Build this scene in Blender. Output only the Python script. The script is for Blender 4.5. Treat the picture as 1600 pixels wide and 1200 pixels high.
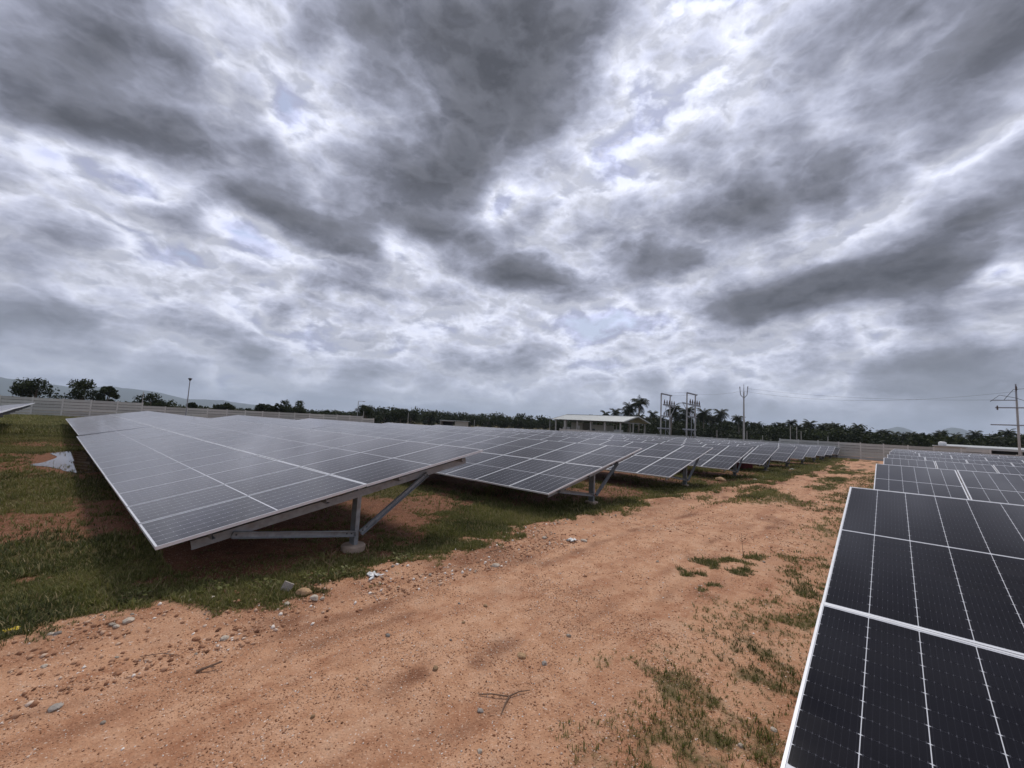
import bpy, math, random
import numpy as np
from mathutils import Matrix, Vector

# ------------------------------------------------------------------ clear
for o in list(bpy.data.objects):
    bpy.data.objects.remove(o)
scene = bpy.context.scene
COL = scene.collection
rad = math.radians
random.seed(4)

# ------------------------------------------------------------------ camera
# world: +X runs along the dirt track, +Y along the panel rows, ground z = 0 at the camera
CAM_H = 1.92
cam_d = bpy.data.cameras.new("camera")
cam = bpy.data.objects.new("camera", cam_d)
COL.objects.link(cam)
FW = Vector((0.7360, 0.6708, 0.0914)); RT = Vector((0.6694, -0.7412, 0.0502)); UP = Vector((-0.1014, -0.0243, 0.9945))
M = Matrix((RT, UP, -FW)).transposed().to_4x4()
M.translation = (0, 0, CAM_H)
cam.matrix_world = M
cam_d.sensor_width = 36.0
cam_d.lens = 36.0 * 653.6 / 1600.0
cam_d.clip_start = 0.05
cam_d.clip_end = 30000
scene.camera = cam

# ------------------------------------------------------------------ sky and light
EXPOSURE = 0.58
scene.view_settings.view_transform = 'Standard'
scene.view_settings.look = 'None'
scene.view_settings.exposure = EXPOSURE
scene.view_settings.gamma = 1.0
scene.view_settings.use_curve_mapping = False

SUN_AZ = rad(29.0)      # from +X towards +Y
SUN_EL = rad(56.0)
sun_dir = Vector((math.cos(SUN_EL) * math.cos(SUN_AZ), math.cos(SUN_EL) * math.sin(SUN_AZ), math.sin(SUN_EL)))
sun_l = bpy.data.lights.new("sun", 'SUN')
sun_l.energy = 1.5
sun_l.angle = rad(14)
sun_l.color = (1.0, 0.95, 0.88)
sun_o = bpy.data.objects.new("sun", sun_l)
COL.objects.link(sun_o)
sun_o.rotation_euler = sun_dir.to_track_quat('Z', 'Y').to_euler()


class NT:
    """tiny helper for building node trees"""
    def __init__(self, tree):
        self.t = tree
        self.n = tree.nodes
        self.l = tree.links

    def node(self, typ, **kw):
        nd = self.n.new(typ)
        for k, v in kw.items():
            setattr(nd, k, v)
        return nd

    def put(self, sock, v):
        if isinstance(v, bpy.types.NodeSocket):
            self.l.new(v, sock)
        elif v is not None:
            sock.default_value = v

    def math(self, op, a, b=None, c=None, clamp=False):
        nd = self.node('ShaderNodeMath', operation=op, use_clamp=clamp)
        self.put(nd.inputs[0], a); self.put(nd.inputs[1], b)
        if c is not None:
            self.put(nd.inputs[2], c)
        return nd.outputs[0]

    def vmath(self, op, a, b=None, scale=None):
        nd = self.node('ShaderNodeVectorMath', operation=op)
        self.put(nd.inputs[0], a)
        if b is not None:
            self.put(nd.inputs[1], b)
        if scale is not None:
            self.put(nd.inputs['Scale'], scale)
        return nd.outputs['Value'] if op in ('DOT_PRODUCT', 'LENGTH') else nd.outputs[0]

    def noise(self, vec, scale, detail=4, rough=0.55, dist=0.0, out=0, lac=2.0):
        nd = self.node('ShaderNodeTexNoise')
        self.put(nd.inputs['Vector'], vec)
        nd.inputs['Scale'].default_value = scale
        nd.inputs['Detail'].default_value = detail
        nd.inputs['Roughness'].default_value = rough
        nd.inputs['Lacunarity'].default_value = lac
        nd.inputs['Distortion'].default_value = dist
        return nd.outputs[out]

    def ramp(self, fac, stops, interp='LINEAR'):
        nd = self.node('ShaderNodeValToRGB')
        cr = nd.color_ramp
        cr.interpolation = interp
        while len(cr.elements) > 1:
            cr.elements.remove(cr.elements[-1])
        for i, (p, c) in enumerate(stops):
            if not isinstance(c, (tuple, list)):
                c = (c, c, c)
            e = cr.elements[0] if i == 0 else cr.elements.new(p)
            e.position = p
            e.color = (*c[:3], 1)
        self.put(nd.inputs[0], fac)
        return nd.outputs[0]

    def mix(self, fac, a, b, mode='MIX'):
        nd = self.node('ShaderNodeMix', data_type='RGBA', blend_type=mode)
        self.put(nd.inputs[0], fac)
        for s, v in ((nd.inputs[6], a), (nd.inputs[7], b)):
            if isinstance(v, (tuple, list)):
                v = (*v[:3], 1)
            self.put(s, v)
        return nd.outputs[2]

    def smooth(self, v, lo, hi):
        nd = self.node('ShaderNodeMapRange', interpolation_type='SMOOTHSTEP')
        self.put(nd.inputs[0], v)
        nd.inputs[1].default_value = lo
        nd.inputs[2].default_value = hi
        return nd.outputs[0]


# cloud masses of this sky: centre x, y on the cloud layer, heading, half length, half width, thickness
CLOUDS = [
    (-0.034, 1.300, 2.178, 0.419, 0.219, 0.38), (-0.028, 1.691, 2.552, 0.517, 0.307, 0.45),
    (0.491, 1.759, -2.508, 0.738, 0.416, 0.38), (0.612, 0.630, 2.317, 0.442, 0.369, 0.62),
    (0.755, 1.039, 1.441, 0.793, 0.352, 0.50), (1.029, 1.422, 2.893, 0.827, 0.432, 0.45),
    (1.471, 1.378, 2.085, 0.411, 0.305, 0.35), (1.542, 0.387, 1.486, 0.541, 0.344, 0.33),
    (1.794, 0.626, 2.339, 0.514, 0.348, 0.22), (2.398, 0.266, -1.718, 1.15, 0.52, 0.85),
    (1.993, -0.216, -2.553, 0.416, 0.195, 0.46), (3.978, -0.031, -1.623, 1.021, 0.710, 0.35),
    (1.255, -0.059, -2.207, 0.401, 0.215, 0.06), (-0.101, 4.082, 2.011, 1.008, 0.620, 0.22),
    (0.373, 0.823, 2.326, 0.220, 0.145, 0.25), (1.081, 2.170, 2.867, 0.433, 0.285, 0.25),
    (0.170, 1.158, -1.971, 0.250, 0.096, -0.45), (0.310, 1.188, -2.132, 0.442, 0.137, -0.55),
    (1.010, 0.551, -2.320, 0.85, 0.27, -0.44), (1.037, 0.275, -1.636, 0.356, 0.194, -0.34),
    (-0.087, 1.978, 2.579, 0.262, 0.174, -0.45), (0.136, 1.912, -2.829, 0.252, 0.185, -0.40),
    (1.000, 1.669, -2.668, 0.453, 0.189, -0.45), (0.530, 2.030, -2.586, 0.580, 0.262, -0.45),
    (1.083, 1.065, -1.931, 0.337, 0.152, -0.40), (0.432, 2.022, 0.843, 0.185, 0.129, -0.45),
    (0.303, 2.387, 1.702, 0.484, 0.347, -0.40), (2.504, -0.341, -3.123, 0.475, 0.179, -0.70),
    (0.821, 0.230, 2.118, 0.133, 0.044, -0.50), (2.398, 1.141, 1.911, 1.4, 0.7, -0.36),
    (1.477, 2.906, 2.183, 1.4, 0.9, -0.26), (1.586, -0.155, -2.336, 0.302, 0.145, -0.30),
    (2.128, 0.280, -1.782, 0.467, 0.187, -0.25),
]


def build_world():
    w = bpy.data.worlds.new("World")
    scene.world = w
    w.use_nodes = True
    w.node_tree.nodes.clear()
    T = NT(w.node_tree)
    out = T.node('ShaderNodeOutputWorld')
    bg = T.node('ShaderNodeBackground')
    bg.inputs['Strength'].default_value = 0.1
    T.l.new(bg.outputs[0], out.inputs['Surface'])
    sky = T.node('ShaderNodeTexSky', sky_type='NISHITA')
    sky.sun_disc = False
    sky.sun_elevation = SUN_EL
    sky.sun_rotation = math.pi / 2 - SUN_AZ
    sky.dust_density = 2.0
    tc = T.node('ShaderNodeTexCoord')
    d = T.vmath('NORMALIZE', tc.outputs['Generated'])
    sp = T.node('ShaderNodeSeparateXYZ'); T.l.new(d, sp.inputs[0])
    up = T.math('MAXIMUM', sp.outputs[2], 0.0)
    zz = T.math('ADD', up, 0.12)
    cb = T.node('ShaderNodeCombineXYZ')
    T.l.new(T.math('DIVIDE', sp.outputs[0], zz), cb.inputs[0])
    T.l.new(T.math('DIVIDE', sp.outputs[1], zz), cb.inputs[1])
    s = cb.outputs[0]
    # the layer's outlines are broken up by rounded heaps that have depth, so they look alike in every direction
    dq = T.vmath('MULTIPLY', d, (1.0, 1.0, 1.7))
    wn = T.vmath('SUBTRACT', T.noise(s, 1.6, 3, 0.5, out=1), (0.5, 0.5, 0.5))
    w2 = T.vmath('SUBTRACT', T.noise(dq, 7.0, 5, 0.6, out=1), (0.5, 0.5, 0.5))
    sw = T.vmath('ADD', T.vmath('ADD', s, T.vmath('SCALE', wn, scale=0.30)), T.vmath('SCALE', w2, scale=T.math('DIVIDE', .075, zz)))
    dens = None
    for (cx, cy, an, la, lb, wt) in CLOUDS:
        mp = T.node('ShaderNodeMapping', vector_type='TEXTURE')
        mp.inputs['Location'].default_value = (cx, cy, 0)
        mp.inputs['Rotation'].default_value = (0, 0, an)
        mp.inputs['Scale'].default_value = (la, lb, 1)
        T.l.new(sw, mp.inputs[0])
        gr = T.node('ShaderNodeTexGradient', gradient_type='QUADRATIC_SPHERE')
        T.l.new(mp.outputs[0], gr.inputs[0])
        dens = T.math('MULTIPLY_ADD', gr.outputs['Fac'], wt * (1.30 if wt > 0 else .92), dens if dens is not None else 0.345)

    def billow(vec, sc, oct=4):
        """rounded heaps with sharp creases"""
        tot = None; amp = .62
        for i in range(oct):
            f = T.math('ABSOLUTE', T.math('MULTIPLY_ADD', T.noise(vec, sc, 0, .5), 2.0, -1.0))
            tot = T.math('MULTIPLY_ADD', f, amp * 2.2, tot if tot is not None else 0.0)
            sc *= 2.15; amp *= .52
        return tot

    def heaps(vec):
        return T.math('ADD', T.math('MULTIPLY', T.noise(vec, 8.5, 10, .62), .62), T.math('MULTIPLY', billow(vec, 5.4, 5), .42))
    low = T.smooth(up, 0.55, 0.08)
    n1 = T.noise(sw, 1.2, 4, 0.5)
    ds = T.vmath('MULTIPLY', T.vmath('ADD', d, T.vmath('SCALE', w2, scale=.035)), (1.0, 1.0, 1.9))
    hp = heaps(ds)
    # the same heaps a step towards the sun: the difference lights their edges
    h2 = heaps(T.vmath('ADD', ds, tuple(Vector((sun_dir.x, sun_dir.y, sun_dir.z * 1.9)) * .022)))
    fl = T.noise(T.vmath('MULTIPLY', d, (1.0, 1.0, 6.0)), 3.2, 5, .5)      # flat sheets far off
    dens = T.math('MULTIPLY_ADD', T.math('SUBTRACT', n1, 0.5), T.math('MULTIPLY_ADD', low, -.45, .75), dens)
    dens = T.math('MULTIPLY_ADD', T.math('SUBTRACT', hp, 0.52), T.math('MULTIPLY_ADD', low, .36, .76), dens)
    dens = T.math('MULTIPLY_ADD', T.math('SUBTRACT', fl, 0.5), T.math('MULTIPLY', low, .45), dens)
    dens = T.math('MULTIPLY_ADD', low, -.10, dens)
    k = 10.0 / (2 ** EXPOSURE)
    colr = T.ramp(dens, [(0.0, (0.60, 0.62, 0.78)), (0.09, (0.70, 0.715, 0.81)), (0.20, (0.77, 0.775, 0.84)), (0.31, (0.56, 0.57, 0.65)),
                         (0.44, (0.36, 0.37, 0.435)), (0.60, (0.195, 0.20, 0.232)), (0.84, (0.125, 0.127, 0.142)), (1.0, (0.098, 0.10, 0.112))])
    rel = T.math('MULTIPLY', T.math('SUBTRACT', hp, h2), 2.3)
    lit = T.math('MINIMUM', T.math('MAXIMUM', T.math('ADD', rel, 1.0), 0.76), 1.28)
    colr = T.vmath('SCALE', colr, scale=lit)
    # brighter round the hidden sun
    sd = T.vmath('DOT_PRODUCT', d, tuple(sun_dir))
    glow = T.math('MULTIPLY_ADD', T.math('POWER', T.math('MAXIMUM', sd, 0.0), 7.0), 0.20, 0.97)
    colr = T.vmath('SCALE', colr, scale=glow)
    # deep bright air near the horizon
    hz = T.math('POWER', T.math('SUBTRACT', 1.0, T.math('MINIMUM', T.math('MULTIPLY', up, 4.0), 1.0)), 1.9)
    colr = T.mix(T.math('MULTIPLY', hz, 0.60), colr, (0.58, 0.625, 0.705))
    colr = T.vmath('MULTIPLY', T.vmath('SCALE', colr, scale=k), (.97, .995, 1.065))
    # open blue between the clouds
    hole = T.smooth(dens, -0.02, -0.18)
    fin = T.mix(T.math('MULTIPLY', hole, 0.4), colr, sky.outputs[0])
    T.l.new(fin, bg.inputs['Color'])
    w.cycles.sampling_method = 'MANUAL'
    w.cycles.sample_map_resolution = 512


build_world()

# ------------------------------------------------------------------ mesh helpers


def tag(o, label=None, cat=None, group=None, kind=None):
    if label: o['label'] = label
    if cat: o['category'] = cat
    if group: o['group'] = group
    if kind: o['kind'] = kind
    return o


def obj(name, mesh, parent=None, loc=None, rot=None):
    o = bpy.data.objects.new(name, mesh)
    COL.objects.link(o)
    if parent: o.parent = parent
    if loc is not None: o.location = loc
    if rot is not None: o.rotation_euler = rot
    return o


def thing(name, label, cat, loc=(0, 0, 0), rotz=0.0, group=None):
    o = bpy.data.objects.new(name, None)
    o.empty_display_size = 0.2
    COL.objects.link(o)
    o.location = loc
    o.rotation_euler = (0, 0, rotz)
    return tag(o, label, cat, group)


class MB:
    def __init__(self):
        self.v = []; self.f = []; self.m = []

    def add(self, vs, fs, mi=0):
        b = len(self.v)
        self.v += [tuple(v) for v in vs]
        self.f += [tuple(i + b for i in f) for f in fs]
        self.m += [mi] * len(fs)
        return self

    def box(self, c, s, mi=0, rot=None):
        vs = []
        for dz in (-.5, .5):
            for dx, dy in ((-.5, -.5), (.5, -.5), (.5, .5), (-.5, .5)):
                p = Vector((dx * s[0], dy * s[1], dz * s[2]))
                if rot is not None: p = rot @ p
                vs.append((p.x + c[0], p.y + c[1], p.z + c[2]))
        return self.add(vs, [(3, 2, 1, 0), (4, 5, 6, 7), (0, 1, 5, 4), (1, 2, 6, 5), (2, 3, 7, 6), (3, 0, 4, 7)], mi)

    def sweep(self, prof, p0, p1, side, mi=0):
        """extrude a closed 2-d profile (side, normal) from p0 to p1"""
        p0 = Vector(p0); p1 = Vector(p1)
        d = (p1 - p0).normalized()
        s = Vector(side); s = (s - d * s.dot(d)).normalized(); n = d.cross(s)
        k = len(prof)
        vs = [p0 + s * a + n * b for a, b in prof] + [p1 + s * a + n * b for a, b in prof]
        fs = [(i, (i + 1) % k, k + (i + 1) % k, k + i) for i in range(k)]
        fs += [tuple(range(k - 1, -1, -1)), tuple(range(k, 2 * k))]
        return self.add(vs, fs, mi)

    def tube(self, pts, rs, n=8, mi=0):
        pts = [Vector(p) for p in pts]
        if not isinstance(rs, (list, tuple)): rs = [rs] * len(pts)
        vs = []; fs = []
        ref = Vector((0.31, 0.2, 0.9))
        for i, p in enumerate(pts):
            d = (pts[min(i + 1, len(pts) - 1)] - pts[max(i - 1, 0)]).normalized()
            rr = ref if abs(d.dot(ref.normalized())) < 0.9 else Vector((1, 0, 0))
            a = d.cross(rr).normalized(); b = d.cross(a)
            for j in range(n):
                t = 2 * math.pi * j / n
                vs.append(p + (a * math.cos(t) + b * math.sin(t)) * rs[i])
        for i in range(len(pts) - 1):
            for j in range(n):
                fs.append((i * n + j, i * n + (j + 1) % n, (i + 1) * n + (j + 1) % n, (i + 1) * n + j))
        fs.append(tuple(range(n - 1, -1, -1)))
        fs.append(tuple(range((len(pts) - 1) * n, len(pts) * n)))
        return self.add(vs, fs, mi)

    def lathe(self, prof, n=12, mi=0, c=(0, 0, 0)):
        vs = []; fs = []
        for r, z in prof:
            for j in range(n):
                t = 2 * math.pi * j / n
                vs.append((c[0] + r * math.cos(t), c[1] + r * math.sin(t), c[2] + z))
        for i in range(len(prof) - 1):
            for j in range(n):
                fs.append((i * n + j, i * n + (j + 1) % n, (i + 1) * n + (j + 1) % n, (i + 1) * n + j))
        fs.append(tuple(range(n - 1, -1, -1)))
        fs.append(tuple(range((len(prof) - 1) * n, len(prof) * n)))
        return self.add(vs, fs, mi)

    def mesh(self, name, mats, smooth=False):
        me = bpy.data.meshes.new(name)
        me.from_pydata(self.v, [], self.f)
        for m in (mats if isinstance(mats, (list, tuple)) else [mats]): me.materials.append(m)
        me.polygons.foreach_set('material_index', self.m)
        if smooth: me.polygons.foreach_set('use_smooth', [True] * len(self.f))
        me.update()
        return me

    def build(self, name, mats, parent=None, loc=None, rot=None, smooth=False):
        return obj(name, self.mesh(name, mats, smooth), parent, loc, rot)


def np_mesh(name, V, F, mat, attrs=None, smooth=False):
    """V (n,3), F (m,k) with constant k, fast"""
    me = bpy.data.meshes.new(name)
    V = np.asarray(V, np.float32); F = np.asarray(F, np.int32)
    m, k = F.shape
    me.vertices.add(len(V)); me.vertices.foreach_set('co', V.ravel())
    me.loops.add(m * k); me.loops.foreach_set('vertex_index', F.ravel())
    me.polygons.add(m)
    me.polygons.foreach_set('loop_start', np.arange(0, m * k, k, dtype=np.int32))
    if smooth: me.polygons.foreach_set('use_smooth', np.ones(m, bool))
    me.update(calc_edges=True)
    for an, av in (attrs or {}).items():
        a = me.attributes.new(an, 'FLOAT', 'POINT'); a.data.foreach_set('value', np.asarray(av, np.float32))
    me.materials.append(mat)
    return me


def ellipse_stone(seed, sx, sy, sz, sub=3):
    rng = np.random.default_rng(seed)
    import bmesh
    bm = bmesh.new()
    bmesh.ops.create_icosphere(bm, subdivisions=sub, radius=1.0)
    V = np.array([v.co[:] for v in bm.verts]); F = np.array([[v.index for v in f.verts] for f in bm.faces])
    bm.free()
    # cut by random planes for a broken-rock outline
    for _ in range(9):
        n = rng.normal(size=3); n /= np.linalg.norm(n)
        dd = rng.uniform(.62, .9)
        over = np.maximum(V @ n - dd, 0)
        V -= over[:, None] * n * 0.9
    V *= 1 + 0.05 * rng.normal(size=(len(V), 1))
    V *= np.array([sx, sy, sz])
    return V, F

# ------------------------------------------------------------------ noise for the terrain


def _h(ix, iy, s):
    n = (ix.astype(np.int64) * 374761393 + iy.astype(np.int64) * 668265263 + s * 2147483647) & 0xffffffff
    n = ((n ^ (n >> 13)) * 1274126177) & 0xffffffff
    return ((n ^ (n >> 16)) & 0xffff) / 65535.0


def vn(x, y, s=0):
    xi = np.floor(x); yi = np.floor(y); fx = x - xi; fy = y - yi
    fx = fx * fx * (3 - 2 * fx); fy = fy * fy * (3 - 2 * fy)
    a = _h(xi, yi, s); b = _h(xi + 1, yi, s); c = _h(xi, yi + 1, s); d = _h(xi + 1, yi + 1, s)
    return (a * (1 - fx) + b * fx) * (1 - fy) + (c * (1 - fx) + d * fx) * fy


def fbm(x, y, sc, oc=4, s=0):
    t = 0; a = .5; n = 0
    for i in range(oc):
        t = t + a * vn(x * sc, y * sc, s + i * 17); n += a; a *= .5; sc *= 2.03
    return t / n


def sst(x, lo, hi):
    t = np.clip((x - lo) / (hi - lo), 0, 1)
    return t * t * (3 - 2 * t)


ROW = 6.424                 # distance from row to row
XL, YL = 0.854, 5.49        # near low corner of the first table left of the track
EL_U = [-40, -0.1, 0.4, 0.9, 1.6, 2.6, 4, 4.9, 6.6, 8.8, 10.6, 15, 20.5, 28, 36, 50, 70]
EL_V = [5.2, 5.25, 5.2, 5.1, 4.75, 4.7, 4.66, 4.8, 5.0, 4.85, 4.95, 4.7, 4.1, 3.7, 3.5, 4.0, 4.2]
ER_U = [-40, 0, 2.0, 2.6, 3.8, 5.3, 7.8, 13.4, 21.5, 34, 70]
ER_V = [0.4, 1.2, 1.49, 1.63, 1.5, 1.25, 1.2, 1.6, 1.8, 1.6, .8]


def edges(u):
    return np.interp(u, EL_U, EL_V), np.interp(u, ER_U, ER_V)


def gz(u, v):
    u = np.asarray(u, float); v = np.asarray(v, float)
    el, er = edges(u)
    z = -0.007 * np.clip(u, 0, 75)
    near = np.exp(-((np.maximum(np.abs(u - 20) - 40, 0)) / 20) ** 2) * sst(v, 70, 60)
    lft = sst(v, el - .5, el + .5)
    z = z + near * (0.09 * (fbm(u, v, .9, 4, 3) - .5) * (0.35 + .65 * lft))
    w = 0.25 * (fbm(u, v, .25, 2, 9) - .5)
    for c in (2.15, 3.85):                       # wheel tracks
        z = z - near * 0.03 * np.exp(-((v + w - c) / .32) ** 2)
    z = z + near * 0.05 * np.exp(-((v - el) / .35) ** 2) * (.3 + fbm(u, v, 1.5, 2, 5))
    # broken crust along the verge
    z = z + near * 0.045 * (fbm(u, v, 6, 3, 21) - .5) * np.exp(-((v - el + .25) / .45) ** 2)
    z = z + near * 0.012 * (fbm(u, v, 9, 3, 8) - .5)
    pd = sst(((u - .9) / 1.3) ** 2 + ((v - 19.6) / 4.2) ** 2, 1.9, .9)
    z = z * (1 - pd) + pd * (-0.002 + .006 * (fbm(u, v, 1.2, 3, 44) - .5))
    return z


def grass_mask(u, v):
    """how much turf grows at a place, 0 to 1"""
    el, er = edges(u)
    wob = (fbm(u, v, 1.3, 4, 31) - .5)
    fine = fbm(u, v, 5.5, 3, 37)
    left = sst(v - el + wob * 1.3 + (fine - .5) * .8, -.15, .45)
    patch = .14 + .86 * sst(fbm(u, v, .5, 5, 61) + .42 * (fine - .5), .41, .62)
    patch = np.maximum(patch, .95 * sst(v - el, 1.3, .2) * sst(fbm(u, v, 1.0, 3, 66), .26, .46))
    patch = np.maximum(patch, .85 * sst(v, 24, 34))
    left = left * patch
    # shaded ground below the tables stays thin
    und = sst(v, YL + .3, YL + 1.2) * (np.mod(u - XL - .3, ROW) < 4.0) * (u > XL + .2) * (u < 75)
    left = left * (1 - .72 * und)
    right = sst(er + .35 - v + wob * 1.6, -.1, .9) * (.20 + .58 * sst(fbm(u, v, 2.4, 4, 71) + .9 * (fine - .5), .44, .72))
    mid = sst(u, 9, 20) * sst(v, er - .2, er + .3) * sst(v, el, el - .5) * sst(fbm(u * .35, v, .9, 4, 81) + .3 * (fine - .5), .47, .62) * .8
    isl = 0
    for (cx, cy, r) in ((7.5, 1.95, .34), (7.9, 1.75, .26), (6.3, 2.15, .2), (5.75, 1.8, .18), (7.0, 2.15, .22), (6.9, 1.72, .2)):
        isl = np.maximum(isl, .7 * sst(np.hypot((u - cx) * .8, v - cy) + wob * .5 + (fine - .5) * .5, r, r * .3))
    g = np.maximum(np.maximum(left, right * .8), np.maximum(mid, isl))
    pd = sst(((u - .9) / 1.25) ** 2 + ((v - 19.6) / 4.2) ** 2, .62, .95)
    return np.clip(g * np.maximum(pd, .15), 0, 1)

# ------------------------------------------------------------------ materials


def mat(name):
    m = bpy.data.materials.new(name)
    m.use_nodes = True
    T = NT(m.node_tree)
    b = m.node_tree.nodes['Principled BSDF']
    return m, T, b


def plain(name, col, rough=.6, metal=0.0, var=.12, scale=6.0, bump=0.0, spec=.5, coords='Object', dirt=None, rndv=0.0):
    m, T, b = mat(name)
    tc = T.node('ShaderNodeTexCoord')
    v = tc.outputs[coords]
    n = T.noise(v, scale, 5, .6)
    lo = tuple(c * (1 - var) for c in col); hi = tuple(min(1, c * (1 + var)) for c in col)
    c = T.ramp(n, [(.3, lo), (.7, hi)])
    if dirt:
        c = T.mix(T.math('MULTIPLY', T.smooth(T.noise(v, scale * .45, 6, .65), .5, .75), .6), c, dirt)
    if rndv:
        oi = T.node('ShaderNodeObjectInfo')
        c = T.vmath('SCALE', c, scale=T.math('MULTIPLY_ADD', oi.outputs['Random'], rndv, 1 - rndv / 2))
    T.l.new(c, b.inputs['Base Color'])
    b.inputs['Metallic'].default_value = metal
    T.l.new(T.ramp(n, [(.3, rough * .85), (.7, min(1, rough * 1.15))]), b.inputs['Roughness'])
    b.inputs['Specular IOR Level'].default_value = spec
    if bump:
        bp = T.node('ShaderNodeBump'); bp.inputs['Strength'].default_value = bump; bp.inputs['Distance'].default_value = .02
        T.l.new(T.noise(v, scale * 5, 5, .6), bp.inputs['Height']); T.l.new(bp.outputs[0], b.inputs['Normal'])
    return m


def soil_material():
    m, T, b = mat("red_soil")
    tc = T.node('ShaderNodeTexCoord'); P = tc.outputs['Object']
    ga = T.node('ShaderNodeAttribute', attribute_name='grass').outputs['Fac']
    da = T.node('ShaderNodeAttribute', attribute_name='red').outputs['Fac']
    n_big = T.noise(P, .8, 5, .6)
    n_mid = T.noise(P, 5, 6, .65)
    n_fin = T.noise(P, 38, 5, .7)
    sand = T.ramp(n_mid, [(.28, (.38, .190, .104)), (.5, (.505, .283, .168)), (.72, (.59, .365, .238))])
    red = T.ramp(n_mid, [(.3, (.115, .046, .025)), (.7, (.225, .10, .055))])
    stk = T.noise(T.vmath('MULTIPLY', P, (.35, 1.6, 1)), 1.6, 6, .62)
    sand = T.mix(T.smooth(stk, .42, .68), sand, T.ramp(n_mid, [(.28, (.27, .115, .060)), (.5, (.375, .185, .103)), (.72, (.46, .255, .155))]))
    sand = T.mix(T.math('MULTIPLY', T.smooth(T.noise(P, 1.9, 5, .65), .55, .72), .6), sand, (.50, .315, .205))
    rm = T.math('ADD', da, T.math('MULTIPLY', T.math('SUBTRACT', n_big, .5), .8), clamp=True)
    rm = T.math('ADD', rm, T.math('MULTIPLY', T.math('SUBTRACT', n_mid, .5), .5), clamp=True)
    c = T.mix(T.smooth(rm, .1, .9), sand, red)
    # loose grit: grains of quartz, tan and dark stone
    for sc, amt in ((95, .75), (48, .6)):
        vo = T.node('ShaderNodeTexVoronoi'); vo.inputs['Scale'].default_value = sc
        T.l.new(T.vmath('ADD', P, T.vmath('SCALE', T.noise(P, 9, 2, .5, out=1), scale=.1)), vo.inputs['Vector'])
        sep = T.node('ShaderNodeSeparateColor'); T.l.new(vo.outputs['Color'], sep.inputs[0])
        gcol = T.ramp(sep.outputs[0], [(0, (.13, .06, .035)), (.25, (.30, .14, .08)), (.6, (.52, .30, .19)), (.88, (.62, .43, .31)), (1, (.78, .70, .62))])
        core = T.smooth(vo.outputs['Distance'], .42 / 1, .18)
        pick = T.math('MULTIPLY', core, T.math('GREATER_THAN', sep.outputs[1], .45))
        c = T.mix(T.math('MULTIPLY', pick, amt), c, gcol)
    c = T.mix(.35, c, T.vmath('SCALE', c, scale=T.math('MULTIPLY_ADD', n_fin, 1.5, .25)))
    # thin turf and litter between the blades
    turf = T.ramp(T.noise(P, 14, 6, .7), [(.25, (.036, .032, .013)), (.5, (.078, .074, .026)), (.75, (.16, .12, .055))])
    gm = T.math('MULTIPLY_ADD', T.math('SUBTRACT', n_mid, .5), 1.5, ga)
    c = T.mix(T.math('MULTIPLY', T.smooth(gm, .12, .85), .88), c, turf)
    T.l.new(c, b.inputs['Base Color'])
    b.inputs['Roughness'].default_value = .95
    b.inputs['Specular IOR Level'].default_value = .15
    bp = T.node('ShaderNodeBump'); bp.inputs['Strength'].default_value = .7; bp.inputs['Distance'].default_value = .02
    vo2 = T.node('ShaderNodeTexVoronoi'); vo2.inputs['Scale'].default_value = 60; T.l.new(P, vo2.inputs['Vector'])
    hgt = T.math('ADD', T.math('MULTIPLY', n_fin, .8), T.math('SUBTRACT', n_mid, T.math('MULTIPLY', vo2.outputs['Distance'], .35)))
    T.l.new(hgt, bp.inputs['Height']); T.l.new(bp.outputs[0], b.inputs['Normal'])
    return m


def tone_material(name, stops, rough=.7, transl=0.0, spec=.3):
    m, T, b = mat(name)
    a = T.node('ShaderNodeAttribute', attribute_name='tone').outputs['Fac']
    c = T.ramp(a, stops)
    T.l.new(c, b.inputs['Base Color'])
    b.inputs['Roughness'].default_value = rough
    b.inputs['Specular IOR Level'].default_value = spec
    if transl:
        tr = T.node('ShaderNodeBsdfTranslucent'); T.l.new(c, tr.inputs[0])
        mx = T.node('ShaderNodeMixShader'); mx.inputs[0].default_value = transl
        T.l.new(b.outputs[0], mx.inputs[1]); T.l.new(tr.outputs[0], mx.inputs[2])
        T.l.new(mx.outputs[0], m.node_tree.nodes['Material Output'].inputs['Surface'])
    return m


PL, PW, PG = 2.278, 1.134, 0.02      # panel length, width, gap between panels
CP, RP = 0.1845, 0.0925              # cell column and half-cell row pitch
MID = 0.008                          # half of the white band across the middle


def glass_gloss(T, b, P):
    """dusty, faintly rolled solar glass"""
    oi = T.node('ShaderNodeObjectInfo')
    off = T.vmath('ADD', P, T.vmath('SCALE', oi.outputs['Location'], scale=3.1))
    dn = T.noise(off, 2.2, 5, .6)
    T.l.new(T.ramp(dn, [(.3, .07), (.7, .15)]), b.inputs['Roughness'])
    b.inputs['IOR'].default_value = 1.20
    b.inputs['Sheen Weight'].default_value = 1.0
    b.inputs['Sheen Roughness'].default_value = .235
    b.inputs['Sheen Tint'].default_value = (1.0, .97, .955, 1)
    b.inputs['Specular IOR Level'].default_value = .5
    return dn, oi.outputs['Random']


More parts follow.
